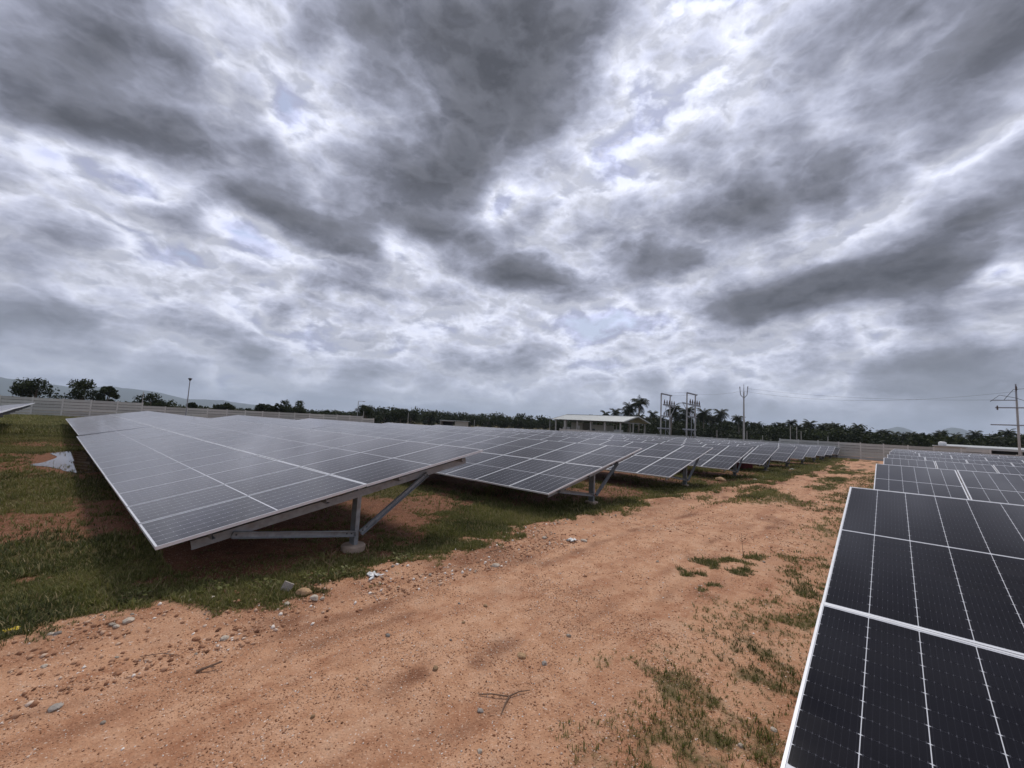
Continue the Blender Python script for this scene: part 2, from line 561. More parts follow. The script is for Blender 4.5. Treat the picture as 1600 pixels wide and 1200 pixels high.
def panel_material():
    m, T, b = mat("solar_cells")
    tc = T.node('ShaderNodeTexCoord'); P = tc.outputs['Object']
    sp = T.node('ShaderNodeSeparateXYZ'); T.l.new(P, sp.inputs[0])
    x, y = sp.outputs[0], sp.outputs[1]
    ax = T.math('ABSOLUTE', x)
    # columns: white lines at multiples of the pitch
    yc = T.math('DIVIDE', y, CP)
    dyl = T.math('MULTIPLY', T.math('ABSOLUTE', T.math('SUBTRACT', yc, T.math('ROUND', yc))), CP)
    xr = T.math('DIVIDE', T.math('SUBTRACT', ax, MID), RP)
    dxl = T.math('MULTIPLY', T.math('ABSOLUTE', T.math('SUBTRACT', xr, T.math('ROUND', xr))), RP)
    lcol = T.math('LESS_THAN', dyl, .0016)
    lrow = T.math('LESS_THAN', dxl, .0006)
    dia = T.math('LESS_THAN', T.math('ADD', T.math('MULTIPLY', dxl, 3.0), dyl), .012)
    mid = T.math('LESS_THAN', ax, MID)
    rim = T.math('GREATER_THAN', ax, MID + 12 * RP)
    rim2 = T.math('GREATER_THAN', T.math('ABSOLUTE', y), 3 * CP - .001)
    white = T.math('MAXIMUM', T.math('MAXIMUM', lcol, dia), T.math('MAXIMUM', mid, T.math('MAXIMUM', rim, rim2)))
    # busbars
    yb = T.math('DIVIDE', y, CP / 9)
    dyb = T.math('MULTIPLY', T.math('ABSOLUTE', T.math('SUBTRACT', T.math('SUBTRACT', yb, .5), T.math('ROUND', T.math('SUBTRACT', yb, .5)))), CP / 9)
    bus = T.math('LESS_THAN', dyb, .0005)
    pad = T.math('MULTIPLY', T.math('LESS_THAN', dyb, .0011), T.math('LESS_THAN', dxl, .005))
    dn, rnd = glass_gloss(T, b, P)
    cell = T.mix(rnd, (.0030, .0028, .0062), (.0045, .0042, .0070))
    cell = T.mix(bus, cell, (.018, .018, .024))
    cell = T.mix(lrow, cell, (.04, .04, .05))
    cell = T.mix(pad, cell, (.085, .085, .10))
    c = T.mix(white, cell, (.62, .63, .66))
    c = T.mix(T.math('MULTIPLY', dn, .012), c, (.35, .30, .26))
    T.l.new(c, b.inputs['Base Color'])
    return m


def cell_material():
    m, T, b = mat("silicon_cell")
    tc = T.node('ShaderNodeTexCoord'); P = tc.outputs['Object']
    sp = T.node('ShaderNodeSeparateXYZ'); T.l.new(P, sp.inputs[0])
    x, y = sp.outputs[0], sp.outputs[1]
    yb = T.math('SUBTRACT', T.math('DIVIDE', T.math('ADD', y, CP / 2), CP / 9), .5)
    dyb = T.math('MULTIPLY', T.math('ABSOLUTE', T.math('SUBTRACT', yb, T.math('ROUND', yb))), CP / 9)
    bus = T.math('LESS_THAN', dyb, .0005)
    edge = T.math('GREATER_THAN', T.math('ABSOLUTE', x), RP / 2 - .0055)
    pad = T.math('MULTIPLY', T.math('LESS_THAN', dyb, .0011), edge)
    dn, rnd = glass_gloss(T, b, P)
    c = T.mix(rnd, (.0030, .0028, .0062), (.0045, .0042, .0070))
    c = T.mix(bus, c, (.018, .018, .024))
    c = T.mix(pad, c, (.085, .085, .10))
    c = T.mix(T.math('MULTIPLY', dn, .012), c, (.35, .30, .26))
    T.l.new(c, b.inputs['Base Color'])
    return m


M_soil = soil_material()
M_cells = panel_material()
M_cell = cell_material()
M_back = plain("white_backsheet", (.62, .63, .66), .14, 0, .02, 3)
M_alu = plain("aluminium_frame", (.66, .67, .69), .45, .15, .06, 9)
M_steel = plain("galvanised_steel", (.28, .295, .31), .5, .3, .22, 14, dirt=(.20, .17, .14))
M_conc = plain("concrete", (.40, .31, .245), .9, 0, .22, 5, .5, .2, dirt=(.24, .15, .10))
M_precast = plain("precast_concrete", (.48, .48, .445), .92, 0, .14, 1.3, .2, .2, dirt=(.25, .25, .21), rndv=.34)
M_precast2 = plain("precast_post_concrete", (.58, .575, .54), .92, 0, .14, 1.7, .2, .2, dirt=(.2, .18, .15))
M_roof = plain("pale_roof_sheet", (.42, .44, .435), .5, .1, .06, .6)
M_shedw = plain("cream_render", (.36, .35, .30), .9, 0, .1, .5)
M_greyw = plain("grey_metal_cabinet", (.42, .44, .44), .6, .1, .1, .8)
M_dark = plain("dark_parts_and_shade", (.06, .065, .07), .7, 0, .2, 1)  # dark fittings; also shade painted into shed openings and back walls
M_polec = plain("concrete_pole", (.40, .39, .37), .85, 0, .12, .9)
M_polem = plain("painted_steel_pole", (.30, .31, .33), .6, .4, .12, 1.1)
M_wire = plain("wire_metal", (.10, .10, .11), .6, .3, .1, 1)
M_insul = plain("brown_porcelain", (.09, .06, .05), .3, 0, .1, 3)
M_bark = plain("bark", (.13, .10, .075), .95, 0, .25, 4)
M_palmb = plain("palm_trunk", (.16, .135, .11), .95, 0, .25, 3)
M_red = plain("red_plastic", (.22, .015, .02), .5, 0, .15, 3)
M_yel = plain("yellow_plastic_film", (.75, .55, .04), .35, 0, .1, 20)
M_white = plain("white_plastic", (.7, .7, .7), .5, 0, .08, 5)
M_twig = plain("dry_twig", (.16, .10, .065), .9, 0, .3, 25)
M_rocks = [plain("tan_stone", (.46, .30, .17), .9, 0, .25, 12, .8, .2), plain("pale_stone", (.55, .47, .38), .9, 0, .2, 14, .8, .2),
           plain("grey_stone", (.36, .32, .28), .9, 0, .2, 14, .8, .2), plain("red_stone", (.34, .17, .095), .9, 0, .25, 12, .8, .2)]
M_grass = tone_material("grass_blade", [(0, (.042, .050, .016)), (.35, (.094, .104, .029)), (.7, (.170, .175, .047)), (.86, (.25, .225, .085)), (1, (.37, .29, .16))], .6, .35)
M_leaf = tone_material("tree_leaf", [(0, (.012, .018, .008)), (.5, (.026, .035, .012)), (1, (.052, .064, .021))], .7, .2, .15)
M_palm = tone_material("palm_frond", [(0, (.009, .013, .007)), (.5, (.018, .024, .011)), (1, (.042, .046, .019))], .7, .15, .15)
M_grav = tone_material("gravel_grain", [(0, (.14, .065, .035)), (.3, (.30, .145, .08)), (.65, (.47, .27, .165)), (.9, (.60, .43, .31)), (1, (.78, .70, .62))], .85, 0, .2)

# ------------------------------------------------------------------ ground


def grid_axis(parts):
    a = []
    for lo, hi, st in parts:
        a += list(np.arange(lo, hi - 1e-6, st))
    a.append(parts[-1][1])
    return np.array(a)


def far_axis(lo, hi, n):
    return list(np.geomspace(lo, hi, n))


def build_ground():
    U = np.concatenate([-np.array(far_axis(40, 9200, 14))[::-1], grid_axis([(-38, -8, 2), (-8, -1.2, .4), (-1.2, 7, .05), (7, 14, .1), (14, 30, .25), (30, 90, 1.0)]), far_axis(96, 9200, 16)])
    V = np.concatenate([-np.array(far_axis(30, 9200, 14))[::-1], grid_axis([(-28, -6, 2), (-6, -.6, .3), (-.6, 6.4, .05), (6.4, 12, .12), (12, 30, .35), (30, 90, 1.5)]), far_axis(96, 9200, 16)])
    uu, vv = np.meshgrid(U, V, indexing='ij')
    z = gz(uu, vv); g = grass_mask(uu, vv)
    far = np.clip((np.maximum(uu - 72, vv - 72)) / 20, 0, 1); far = np.maximum(far, np.clip((-vv - 12) / 10, 0, 1) * .5)
    g = np.maximum(g, far)
    el, er = edges(uu)
    red = .35 * np.exp(-((vv - el + .25) / .5) ** 2) + .25 * sst(fbm(uu, vv, 1.1, 4, 91), .55, .72)
    red += .42 * sst(fbm(uu * .4, vv, 1.5, 3, 95), .56, .7) * sst(vv, 2.9, 2.3) * sst(vv, 1.6, 2.0)
    wv = .25 * (fbm(uu, vv, .25, 2, 9) - .5) + .1 * (fbm(uu, vv, 1.1, 3, 19) - .5)
    for cc, ww in ((2.05, .10), (2.38, .09), (3.72, .10), (4.05, .09)):
        red += .38 * np.exp(-((vv + wv - cc) / ww) ** 2) * sst(fbm(uu * .6, vv, 1.6, 4, int(cc * 100)), .40, .60)
    for (cx, cy, a_, b_) in ((1.55, 4.15, .5, .22), (2.65, 2.55, .55, .13), (2.1, 2.65, .4, .16), (5.8, 1.75, .6, .25), (8.2, 4.7, .5, .25), (3.9, 4.35, .6, .2)):
        red = np.maximum(red, .72 * np.exp(-(((uu - cx) / a_) ** 2 + ((vv - cy + .12 * (fbm(uu, vv, 2.5, 3, 7) - .5)) / b_) ** 2)) * (.25 + .75 * sst(fbm(uu, vv, 3.5, 4, 99), .35, .6)))
    red += .95 * sst(vv, el + .1, el + 1.0)
    nu, nv = len(U), len(V)
    co = np.stack([uu, vv, z], -1).reshape(-1, 3)
    i = np.arange(nu - 1)[:, None] * nv + np.arange(nv - 1)[None, :]
    F = np.stack([i, i + nv, i + nv + 1, i + 1], -1).reshape(-1, 4)
    cu = (uu[:-1, :-1] + uu[1:, 1:]).ravel() / 2; cv = (vv[:-1, :-1] + vv[1:, 1:]).ravel() / 2
    e1, e2 = edges(cu)
    wob = .5 * (fbm(cu, cv, 1.3, 3, 31) - .5)
    road = (cv + wob < e1) & (cv + wob > e2) & (cu > -40) & (cu < 67)
    for nm, sel, kind in (('ground', ~road, 'structure'), ('dirt_track', road, 'structure')):
        Fs = F[sel]
        used, inv = np.unique(Fs, return_inverse=True)
        me = np_mesh(nm, co[used], inv.reshape(-1, 4), M_soil, {'grass': g.ravel()[used], 'red': np.clip(red, 0, 1).ravel()[used]}, smooth=True)
        tag(obj(nm, me), kind=kind)


build_ground()


def G1(u, v):
    return float(gz(np.array([u]), np.array([v]))[0])


# puddle beside the first row
def build_puddle():
    key = [(-.22, 18.4), (.1, 19.3), (.36, 20.6), (.3, 21.4), (.22, 22.2), (.5, 22.8), (1.0, 23.3), (1.7, 22.2), (2.0, 19.6), (1.5, 17), (.9, 16.0), (.5, 16.5), (.36, 17.3), (.1, 17.9)]
    P = []
    kn = len(key)
    for i in range(kn):                       # Catmull-Rom outline with a ragged shore
        p0, p1, p2, p3 = (np.array(key[(i + j - 1) % kn]) for j in range(4))
        for t in np.arange(0, 1, .1):
            q = .5 * (2 * p1 + (p2 - p0) * t + (2 * p0 - 5 * p1 + 4 * p2 - p3) * t * t + (3 * p1 - p0 - 3 * p2 + p3) * t ** 3)
            P.append(q)
    P = np.array(P)
    P[:, 0] += .10 * (fbm(P[:, 0] * 3, P[:, 1], 1.3, 4, 7) - .5); P[:, 1] += .5 * (fbm(P[:, 0] * 3, P[:, 1], 1.3, 4, 8) - .5)
    n = len(P)
    V = [(.9, 19.6, .006)] + [(x, y, .006) for x, y in P]
    me = bpy.data.meshes.new('puddle')
    me.from_pydata(V, [], [(0, 1 + i, 1 + (i + 1) % n) for i in range(n)])
    m, T, b = mat("muddy_water")
    b.inputs['Base Color'].default_value = (.10, .06, .035, 1); b.inputs['Roughness'].default_value = .03; b.inputs['IOR'].default_value = 1.33
    me.materials.append(m)
    tag(obj('puddle', me), kind='structure')


build_puddle()

# distant blue hills


def build_hills(name, b0, b1, dist, prof, depth=1500):
    """a ridge between two bearings (degrees from +X to +Y); prof: list of (bearing, height)"""
    B = np.linspace(b0, b1, 120); D = np.linspace(-1, 1, 15)
    hb = np.interp(B, [p[0] for p in prof], [p[1] for p in prof])
    hb = hb * (1 + .12 * (fbm(B * 1.3, B * 0, 1.0, 4, 5) - .5)) + 9 * (fbm(B * 4, B * 0, 1, 3, 6) - .5)
    V = []
    for j, d in enumerate(D):
        for i, be in enumerate(B):
            r = dist + d * depth
            n = float(vn(np.array([be * 1.1]), np.array([d * 2.5]), 12)[0])
            V.append((r * math.cos(rad(be)), r * math.sin(rad(be)), -3 + max(0, hb[i]) * (1 - d * d) ** 1.0 * (.82 + .18 * (1 - abs(d)) + .12 * (n - .5) * abs(d))))
    n = len(B)
    F = [(j * n + i, j * n + i + 1, (j + 1) * n + i + 1, (j + 1) * n + i) for j in range(len(D) - 1) for i in range(n - 1)]
    me = np_mesh(name, V, F, M_hill, smooth=True)
    tag(obj(name, me), kind='structure')


M_hill = plain("forested_hill", (.04, .055, .035), 1, 0, .3, .01)
build_hills('hills', 68, 118, 6800, [(68, 0), (73, 60), (77, 105), (80, 95), (83, 165), (86.3, 190), (89, 150), (91, 175), (95, 230), (104, 230), (118, 120)])
build_hills('hills', -9, 4, 6800, [(-9, 0), (-7.2, 60), (-5.6, 135), (-4.9, 178), (-4.4, 196), (-3.9, 188), (-3.3, 150), (-2.6, 100), (-1.9, 112), (-1.4, 150), (-.9, 180), (-.4, 186), (.1, 168), (.9, 130), (2, 95), (3.2, 40), (4, 0)], 900)

# ------------------------------------------------------------------ solar tables
MESH = {}


def cached(key, fn):
    if key not in MESH: MESH[key] = fn()
    return MESH[key]


LIP = .011


def frame_mb(mb, mi=0):
    L2, W2, t = PL / 2, PW / 2, .035
    for s in (-1, 1):
        mb.box((0, s * (W2 - LIP / 2), -t / 2 + .0015), (PL, LIP, t), mi)
        mb.box((s * (L2 - LIP / 2), 0, -t / 2 + .001), (LIP, PW - 2 * LIP, t), mi)
    return mb


def laminate_mb(mb, mi=0, back=None):
    mb.box((0, 0, -.0035), (PL - 2 * LIP + .001, PW - 2 * LIP + .001, .005), mi)
    return mb


def m_far_panel():
    return frame_mb(laminate_mb(MB()), 1).mesh('solar_panel', [M_cells, M_alu])


def m_laminate(): return laminate_mb(MB()).mesh('solar_panel', [M_cells])
def m_backsheet(): return laminate_mb(MB()).mesh('solar_panel', [M_back])
def m_frame(): return frame_mb(MB()).mesh('frame', [M_alu])


def m_cell():
    a, b_, c = RP / 2 - .0005, CP / 2 - .0016, .0075
    pr = [(-a, -b_ + c), (-a, b_ - c), (-a + c * .38, b_), (a - c * .38, b_), (a, b_ - c), (a, -b_ + c), (a - c * .38, -b_), (-a + c * .38, -b_)]
    mb = MB(); n = len(pr)
    mb.add([(x, y, 0) for x, y in pr] + [(x, y, .0005) for x, y in pr], [tuple(range(2 * n - 1, n - 1, -1))] + [(i, (i + 1) % n, n + (i + 1) % n, n + i) for i in range(n)])
    return mb.mesh('cell', [M_cell])


def c_profile(w, h, t):
    """C section, open towards +side"""
    return [(0, -h / 2), (w, -h / 2), (w, -h / 2 + t), (t, -h / 2 + t), (t, h / 2 - t), (w, h / 2 - t), (w, h / 2), (0, h / 2)]


SPACING = 2.95


def solar_table(label, group, x, y, ncol, hl=.524, tilt=11.4, near=False, cells=0, dip=0.0):
    th = rad(tilt); c, s = math.cos(th), math.sin(th)
    zg = -0.007 * min(max(x + 2.2, 0), 75)
    root = thing('solar_table', label, 'solar table', (x, y, zg), 0, group)
    rnd = random.Random(int(x * 100 + y * 10))

    def pt(a, b, dn=0.0):
        return (a * c + dn * s, b, hl + a * s - dn * c)
    length = ncol * (PW + PG) - PG
    for r in range(2):
        for k in range(ncol):
            a = PL / 2 + r * (PL + .013); b = PW / 2 + k * (PW + PG)
            kk = ncol - 1 - k if cells < 0 else k
            geo = cells and kk < 1
            if geo: me = cached('back', m_backsheet)
            elif near: me = cached('lam', m_laminate)
            else: me = cached('far', m_far_panel)
            o = obj('solar_panel', me, root, pt(a, b, rnd.uniform(-.002, .002)), (rad(rnd.uniform(-.26, .26)), -th + rad(rnd.uniform(-.2, .2)), 0))
            if near or geo: obj('frame', cached('frame', m_frame), o)
            if geo:
                for sx in (-1, 1):
                    for i in range(12):
                        for j in range(6):
                            obj('cell', cached('cell', m_cell), o, (sx * (MID + (i + .5) * RP), (j - 2.5) * CP, -.0009))
    # purlins
    def m_purlin():
        return MB().sweep(c_profile(.045, .085, .003), (0, .05, 0), (0, length - .05, 0), (1, 0, 0)).mesh('purlin', [M_steel])
    for a in (.47, 1.74, 2.84, 4.1):
        obj('purlin', cached(('purlin', ncol), m_purlin), root, pt(a, 0, .035 + .0445), (0, -th, 0))
    # posts with rafter, braces and footing
    key = (hl, tilt)
    np_ = int((length - .7) // SPACING) + 1
    xp = 2.30

    def m_post():
        top = hl + xp * math.tan(th) - .10
        mb = MB()
        mb.sweep(c_profile(.06, .14, .005), (xp - .03, 0, -.2), (xp - .03, 0, top), (1, 0, 0))
        return mb.mesh('post', [M_steel])

    def m_rafter():
        return MB().sweep(c_profile(.05, .10, .004), pt(.32, -.075, .175), pt(4.36, -.075, .175), (0, 1, 0)).mesh('rafter', [M_steel])

    def m_brace(a, zb, sgn):
        def fn():
            mb = MB()
            p0 = Vector((xp + sgn * .04, -.085, zb)); p1 = Vector(pt(a, -.085, .19))
            mb.sweep(c_profile(-.05, .075, .004), p0, p1, (0, 1, 0))
            d = (p1 - p0).normalized()
            for q in (p0 + d * .05, p0 + d * .12, p1 - d * .05):    # bolt heads
                mb.lathe([(.011, -.003), (.011, .006), (.007, .009)], 6, 1, (0, 0, 0))
                for i in range(len(mb.v) - 18, len(mb.v)):
                    vx, vy, vz = mb.v[i]; mb.v[i] = (q.x + vx, q.y - .002 - vz, q.z + vy)
            return mb.mesh('brace', [M_steel, M_dark])
        return fn

    def m_foot():
        rng = random.Random(5)
        mb = MB()
        mb.lathe([(.16, -.35), (.165, .0), (.165, .06), (.158, .075), (.14, .08), (.02, .08)], 20)
        mb.v = [(vx + rng.uniform(-.005, .005) + xp, vy + rng.uniform(-.005, .005), vz + rng.uniform(-.003, .003)) for vx, vy, vz in mb.v]
        return mb.mesh('footing', [M_conc])

    for i in range(np_):
        b = .33 + i * (length - .66) / max(1, np_ - 1)
        obj('post', cached(('post',) + key, m_post), root, (0, b, 0))
        obj('footing', cached(('foot',), m_foot), root, (0, b, 0))
        obj('rafter', cached(('rafter',) + key, m_rafter), root, (0, b, 0))
        obj('brace', cached(('br1',) + key, m_brace(.70, .25, -1)), root, (0, b, 0))
        obj('brace', cached(('br2',) + key, m_brace(3.48, .25, 1)), root, (0, b, 0))
    return root


ORD = ['first', 'second', 'third', 'fourth', 'fifth', 'sixth', 'seventh', 'eighth', 'ninth', 'tenth', 'eleventh']
ZOFF = [0, 0, .0, .0, .0, .01, .01, .0, .01, .0, 0]
for k in range(11):
    lab = '%s solar table from the camera left of the track, front half of its row' % ORD[k]
    if k == 0: lab = 'nearest solar table left of the track, its end post in full view'
    nb = 18 if k < 3 else 14
    solar_table(lab, 'solar tables left of the track', XL + k * ROW, YL - .05 * k, 16, .524 + ZOFF[k], near=(k < 3))
    solar_table('far half of the %s solar row left of the track, towards the wall' % ORD[k], 'solar tables left of the track',
                XL + k * ROW + .06, YL - .05 * k + 16 * (PW + PG) + .32, nb, .565 if k == 0 else .54, 10.4 if k == 0 else 10.9)
solar_table('solar table at the left picture edge, only its raised corner showing', 'solar tables left of the track', XL - ROW + .42, 9.0, 30, .76, 10.8)
XR, YR = 0.70, .31
for k in range(10):
    lab = '%s solar table from the camera right of the track' % ORD[k]
    if k == 0: lab = 'nearest solar table right of the track, dark cells seen from above'
    n = (10, 11, 12, 12, 12, 12, 13, 13, 14, 14)[k]
    solar_table(lab, 'solar tables right of the track', XR + k * ROW, YR - .045 * k - n * (PW + PG) + PG, n, .612 + (-.02, 0, 0, 0, .06, .08, .06, .05, .05, .05)[k], near=(k < 2), cells=-1 if k == 0 else 0)

# ------------------------------------------------------------------ boundary walls


def precast_wall(label, p0, p1, bays, z0=0.0):
    """bays: list of plank counts; posts between"""
    p0 = Vector(p0); p1 = Vector(p1)
    d = (p1 - p0) / len(bays); bl = d.length; ang = math.atan2(d.y, d.x)
    root = thing('concrete_wall', label, 'wall', (p0.x, p0.y, z0), ang)
    ph = .34
    rnd = random.Random(9)
    def plank():
        mb = MB(); mb.box((0, 0, 0), (bl - .12, .05, ph - .035))
        mb.box((0, 0, ph / 2 - .03), (bl - .12, .075, .02)); return mb.mesh('plank', [M_precast])
    pm = plank()
    def post(h):
        def fn():
            mb = MB(); mb.box((0, 0, h / 2 - .15), (.13, .15, h + .3)); mb.box((0, 0, h + .015), (.15, .17, .03)); return mb.mesh('post', [M_precast2])
        return fn
    for i, nb in enumerate(bays):
        lift = rnd.uniform(-.015, .015)
        for j in range(nb):
            obj('plank', pm, root, ((i + .5) * bl, rnd.uniform(-.012, .012), (j + .5) * ph + lift), (rad(rnd.uniform(-.6, .6)), 0, 0))
    hs = [max(bays[max(i - 1, 0)], bays[min(i, len(bays) - 1)]) for i in range(len(bays) + 1)]
    for i, h in enumerate(hs):
        obj('post', cached(('wpost', h), post(h * ph + .02)), root, (i * bl, 0, rnd.uniform(-.02, .02)))
    return root


precast_wall('long grey precast wall of planks and posts, left behind the solar rows', (-10.4, 70.0, 0), (39.9, 70.0, 0), [6] * 8 + [5] * 13 + [4], 0.0)
precast_wall('tall grey precast wall across the far end of the track', (68.5, 11.6, 0), (68.5, -7.8, 0), [6] * 9, -.50)
precast_wall('lower grey precast wall beyond the solar rows, left of the track end', (68.6, 49, 0), (68.6, 11.75, 0), [5] * 17, -.52)
precast_wall('low grey precast wall at the right picture edge behind the panels', (74.5, -8.2, 0), (74.5, -22.0, 0), [5] * 6, -.60)

# ------------------------------------------------------------------ buildings


def open_shed():
    # nearest roof corner (79.3, 40.7); runs 18.4 m along +Y and 12.7 m along +X
    g = -.5
    W, Ln = 12.7, 18.4
    root = thing('open_shed', 'white gable-roofed open shed on posts beyond the solar rows', 'shed', (79.3, 40.7, g))
    ez, rz = 3.72, 5.05       # eave and ridge above ground
    ov = .0
    # roof sheets: two slopes, ridge along Y
    for s in (0, 1):
        mb = MB()
        x0, x1 = (0, W / 2) if s == 0 else (W, W / 2)
        n = 46
        for i in range(n):
            y0 = Ln * i / n; y1 = Ln * (i + .72) / n; y2 = Ln * (i + 1) / n
            for ya, yb, dz in ((y0, y1, 0.0), (y1, y2, .03)):
                mb.add([(x0, ya, ez + dz), (x0, yb, ez + dz), (x1, yb, rz + dz), (x1, ya, rz + dz),
                        (x0, ya, ez - .04), (x0, yb, ez - .04), (x1, yb, rz - .04), (x1, ya, rz - .04)],
                       [(0, 1, 2, 3), (7, 6, 5, 4), (0, 4, 5, 1), (2, 6, 7, 3), (0, 3, 7, 4), (1, 5, 6, 2)])
        mb.build('roof', M_roof, root)
    mb = MB(); mb.box((W / 2, Ln / 2, rz + .05), (.5, Ln, .05)); mb.build('ridge_cap', M_roof, root)
    for yy in (-.03, Ln + .03):
        for sx in (0, 1):
            mb = MB()
            xa = 0 if sx == 0 else W
            mb.sweep([(-.03, -.12), (.03, -.12), (.03, .12), (-.03, .12)], (xa, yy, ez - .02), (W / 2, yy, rz - .02), (0, 1, 0)); mb.build('barge_board', M_roof, root)
    cm = MB().box((0, 0, ez / 2 - .05), (.24, .24, ez - .1)).mesh('column', [M_polec])
    cw = MB().box((0, 0, ez / 2 - .05), (.55, .5, ez - .1)).mesh('column', [M_polec])
    ys = [1.1, 4.7, 8.2, 11.7, 14.9, 17.6]
    for i, yy in enumerate(ys):
        obj('column', cw if i == 4 else cm, root, (.6, yy, 0))
        obj('column', cm, root, (W - .6, yy, 0))
    obj('column', cm, root, (W / 2, 1.1, 0))
    # trusses
    for yy in ys:
        mb = MB()
        mb.sweep([(-.05, -.08), (.05, -.08), (.05, .08), (-.05, .08)], (.2, yy, ez - .14), (W - .2, yy, ez - .14), (0, 1, 0))
        for a, b in (((.3, ez - .1), (W / 2, rz - .15)), ((W - .3, ez - .1), (W / 2, rz - .15)), ((W / 2, ez - .1), (W / 2, rz - .2)), ((3.2, ez - .1), (W / 2, rz - .3)), ((W - 3.2, ez - .1), (W / 2, rz - .3))):
            mb.tube([(a[0], yy, a[1]), (b[0], yy, b[1])], .04, 5)
        mb.build('truss', M_polem, root)
    # rooms under the roof
    def room(y0, y1, x0, x1, h, m, nm):
        mb = MB(); mb.box(((x0 + x1) / 2, (y0 + y1) / 2, h / 2), (x1 - x0, y1 - y0, h)); return mb.build(nm, m, root)
    r = room(5.6, 9.6, 3.0, 6.2, 2.85, M_shedw, 'room')
    MB().box((2.985, 8.9, 1.0), (.03, .7, 1.9)).build('doorway', M_dark, r)  # dark slab on the solid room, painted shade of an opening
    room(2.2, 3.6, 2.4, 4.0, 2.0, M_greyw, 'cabinet')
    r = room(12.4, 15.6, 4.0, 8.0, 3.2, M_shedw, 'room')
    MB().box((3.985, 13.6, 2.1), (.03, .8, .75)).build('window', M_white, r)
    room(16.0, 18.0, 4.0, 9.0, 2.0, M_greyw, 'low_wall')
    rr = MB(); rr.box((7, 10.9, .8), (2.4, 1.6, 1.6)); rr.box((7, 10.9, 1.75), (1.6, 1.2, .3)); rr.tube([(6.2, 10.5, 1.9), (6.2, 10.5, 2.5)], .07, 6); rr.build('equipment', M_dark, root)
    return root


open_shed()


def small_shed():
    root = thing('small_shed', 'small flat-roofed shed with a dark open bay behind the solar rows', 'shed', (51.9, 61.8, -.4), rad(-47.5))
    # local x to the right as seen from the track, y away
    Lw, D, h = 5.0, 3.0, 2.0
    MB().box((-Lw / 4 - .6, D, h / 2), (Lw / 2 + .1, .12, h)).build('back_wall', M_dark, root)  # near black: shade inside the open bay put into the wall colour
    MB().box((Lw / 4 + .1, D / 2, h / 2 - .01), (Lw / 2 - .25, D, h - .02)).build('closed_bay', M_shedw, root)
    MB().box((-Lw / 2 + .02, D / 2, h / 2), (.12, D, h)).build('side_wall', M_shedw, root)
    MB().sweep([(-.05, 0), (.05, 0), (.05, .09), (-.05, .09)], (-Lw / 2 + .05, 0, h - .1), (0, 0, h - .1), (0, 1, 0)).build('lintel', M_greyw, root)
    mb = MB()
    n = 26
    for i in range(n):
        x0 = -Lw / 2 - .2 + (Lw + .4) * i / n; w = (Lw + .4) / n
        mb.box((x0 + w * .35, D / 2, h + .06), (w * .7, D + .5, .06)); mb.box((x0 + w * .85, D / 2, h + .08), (w * .3, D + .5, .07))
    mb.build('roof', M_roof, root)


small_shed()


def long_shed(label, loc, rz, Lw, D, h, rise, ncol):
    root = thing('long_shed', label, 'shed', loc, rz)
    mb = MB()
    mb.add([(-Lw / 2, 0, h), (Lw / 2, 0, h), (Lw / 2, D, h + rise), (-Lw / 2, D, h + rise), (-Lw / 2, 0, h - .28), (Lw / 2, 0, h - .28), (Lw / 2, D, h + rise - .28), (-Lw / 2, D, h + rise - .28)],
           [(0, 1, 2, 3), (7, 6, 5, 4), (0, 4, 5, 1), (2, 6, 7, 3), (0, 3, 7, 4), (1, 5, 6, 2)])
    mb.build('roof', M_roof, root)
    for i in range(ncol):
        MB().box((-Lw / 2 + .5 + i * (Lw - 1) / (ncol - 1), .4, h / 2 - .14), (.3, .3, h - .28)).build('column', M_polec, root)
    MB().box((0, D - .2, h / 2), (Lw - .3, .15, h - .1)).build('back_wall', M_dark, root)  # wall coloured dark to give the shade below the roof
    for i in range(ncol - 1):
        x = -Lw / 2 + .5 + (i + .5) * (Lw - 1) / (ncol - 1)
        MB().box((x, 2.2, .55), (1.7, 1.0, 1.1)).build('bench', M_greyw, root)
    return root


long_shed('long white-roofed shed behind the wall at the right picture edge', (84.0, -10.6, -.55), rad(-90), 10.5, 5, 2.25, .25, 4)
# cabin peeking over the wall
root = thing('small_cabin', 'small pale cabin top showing above the wall, right of the track', 'cabin', (75, -5.2, -.55))
MB().box((0, 0, 1.1), (2.2, 2.6, 2.2)).build('wall', M_shedw, root)
MB().box((0, 0, 2.25), (2.5, 2.9, .12)).build('roof', M_roof, root)
MB().lathe([(.35, 2.31), (.38, 2.5), (.36, 2.7), (.2, 2.78)], 12, 0, (0, .6, 0)).build('water_tank', M_white, root)

# ------------------------------------------------------------------ power structures


def insulator(mb, x, y, z, r=.09, h=.36, mi=1):
    mb.lathe([(.03, 0), (r, .06), (.04, .1), (r, .16), (.04, .2), (r * .9, .26), (.04, h), (.05, h + .03)], 8, mi, (x, y, z))


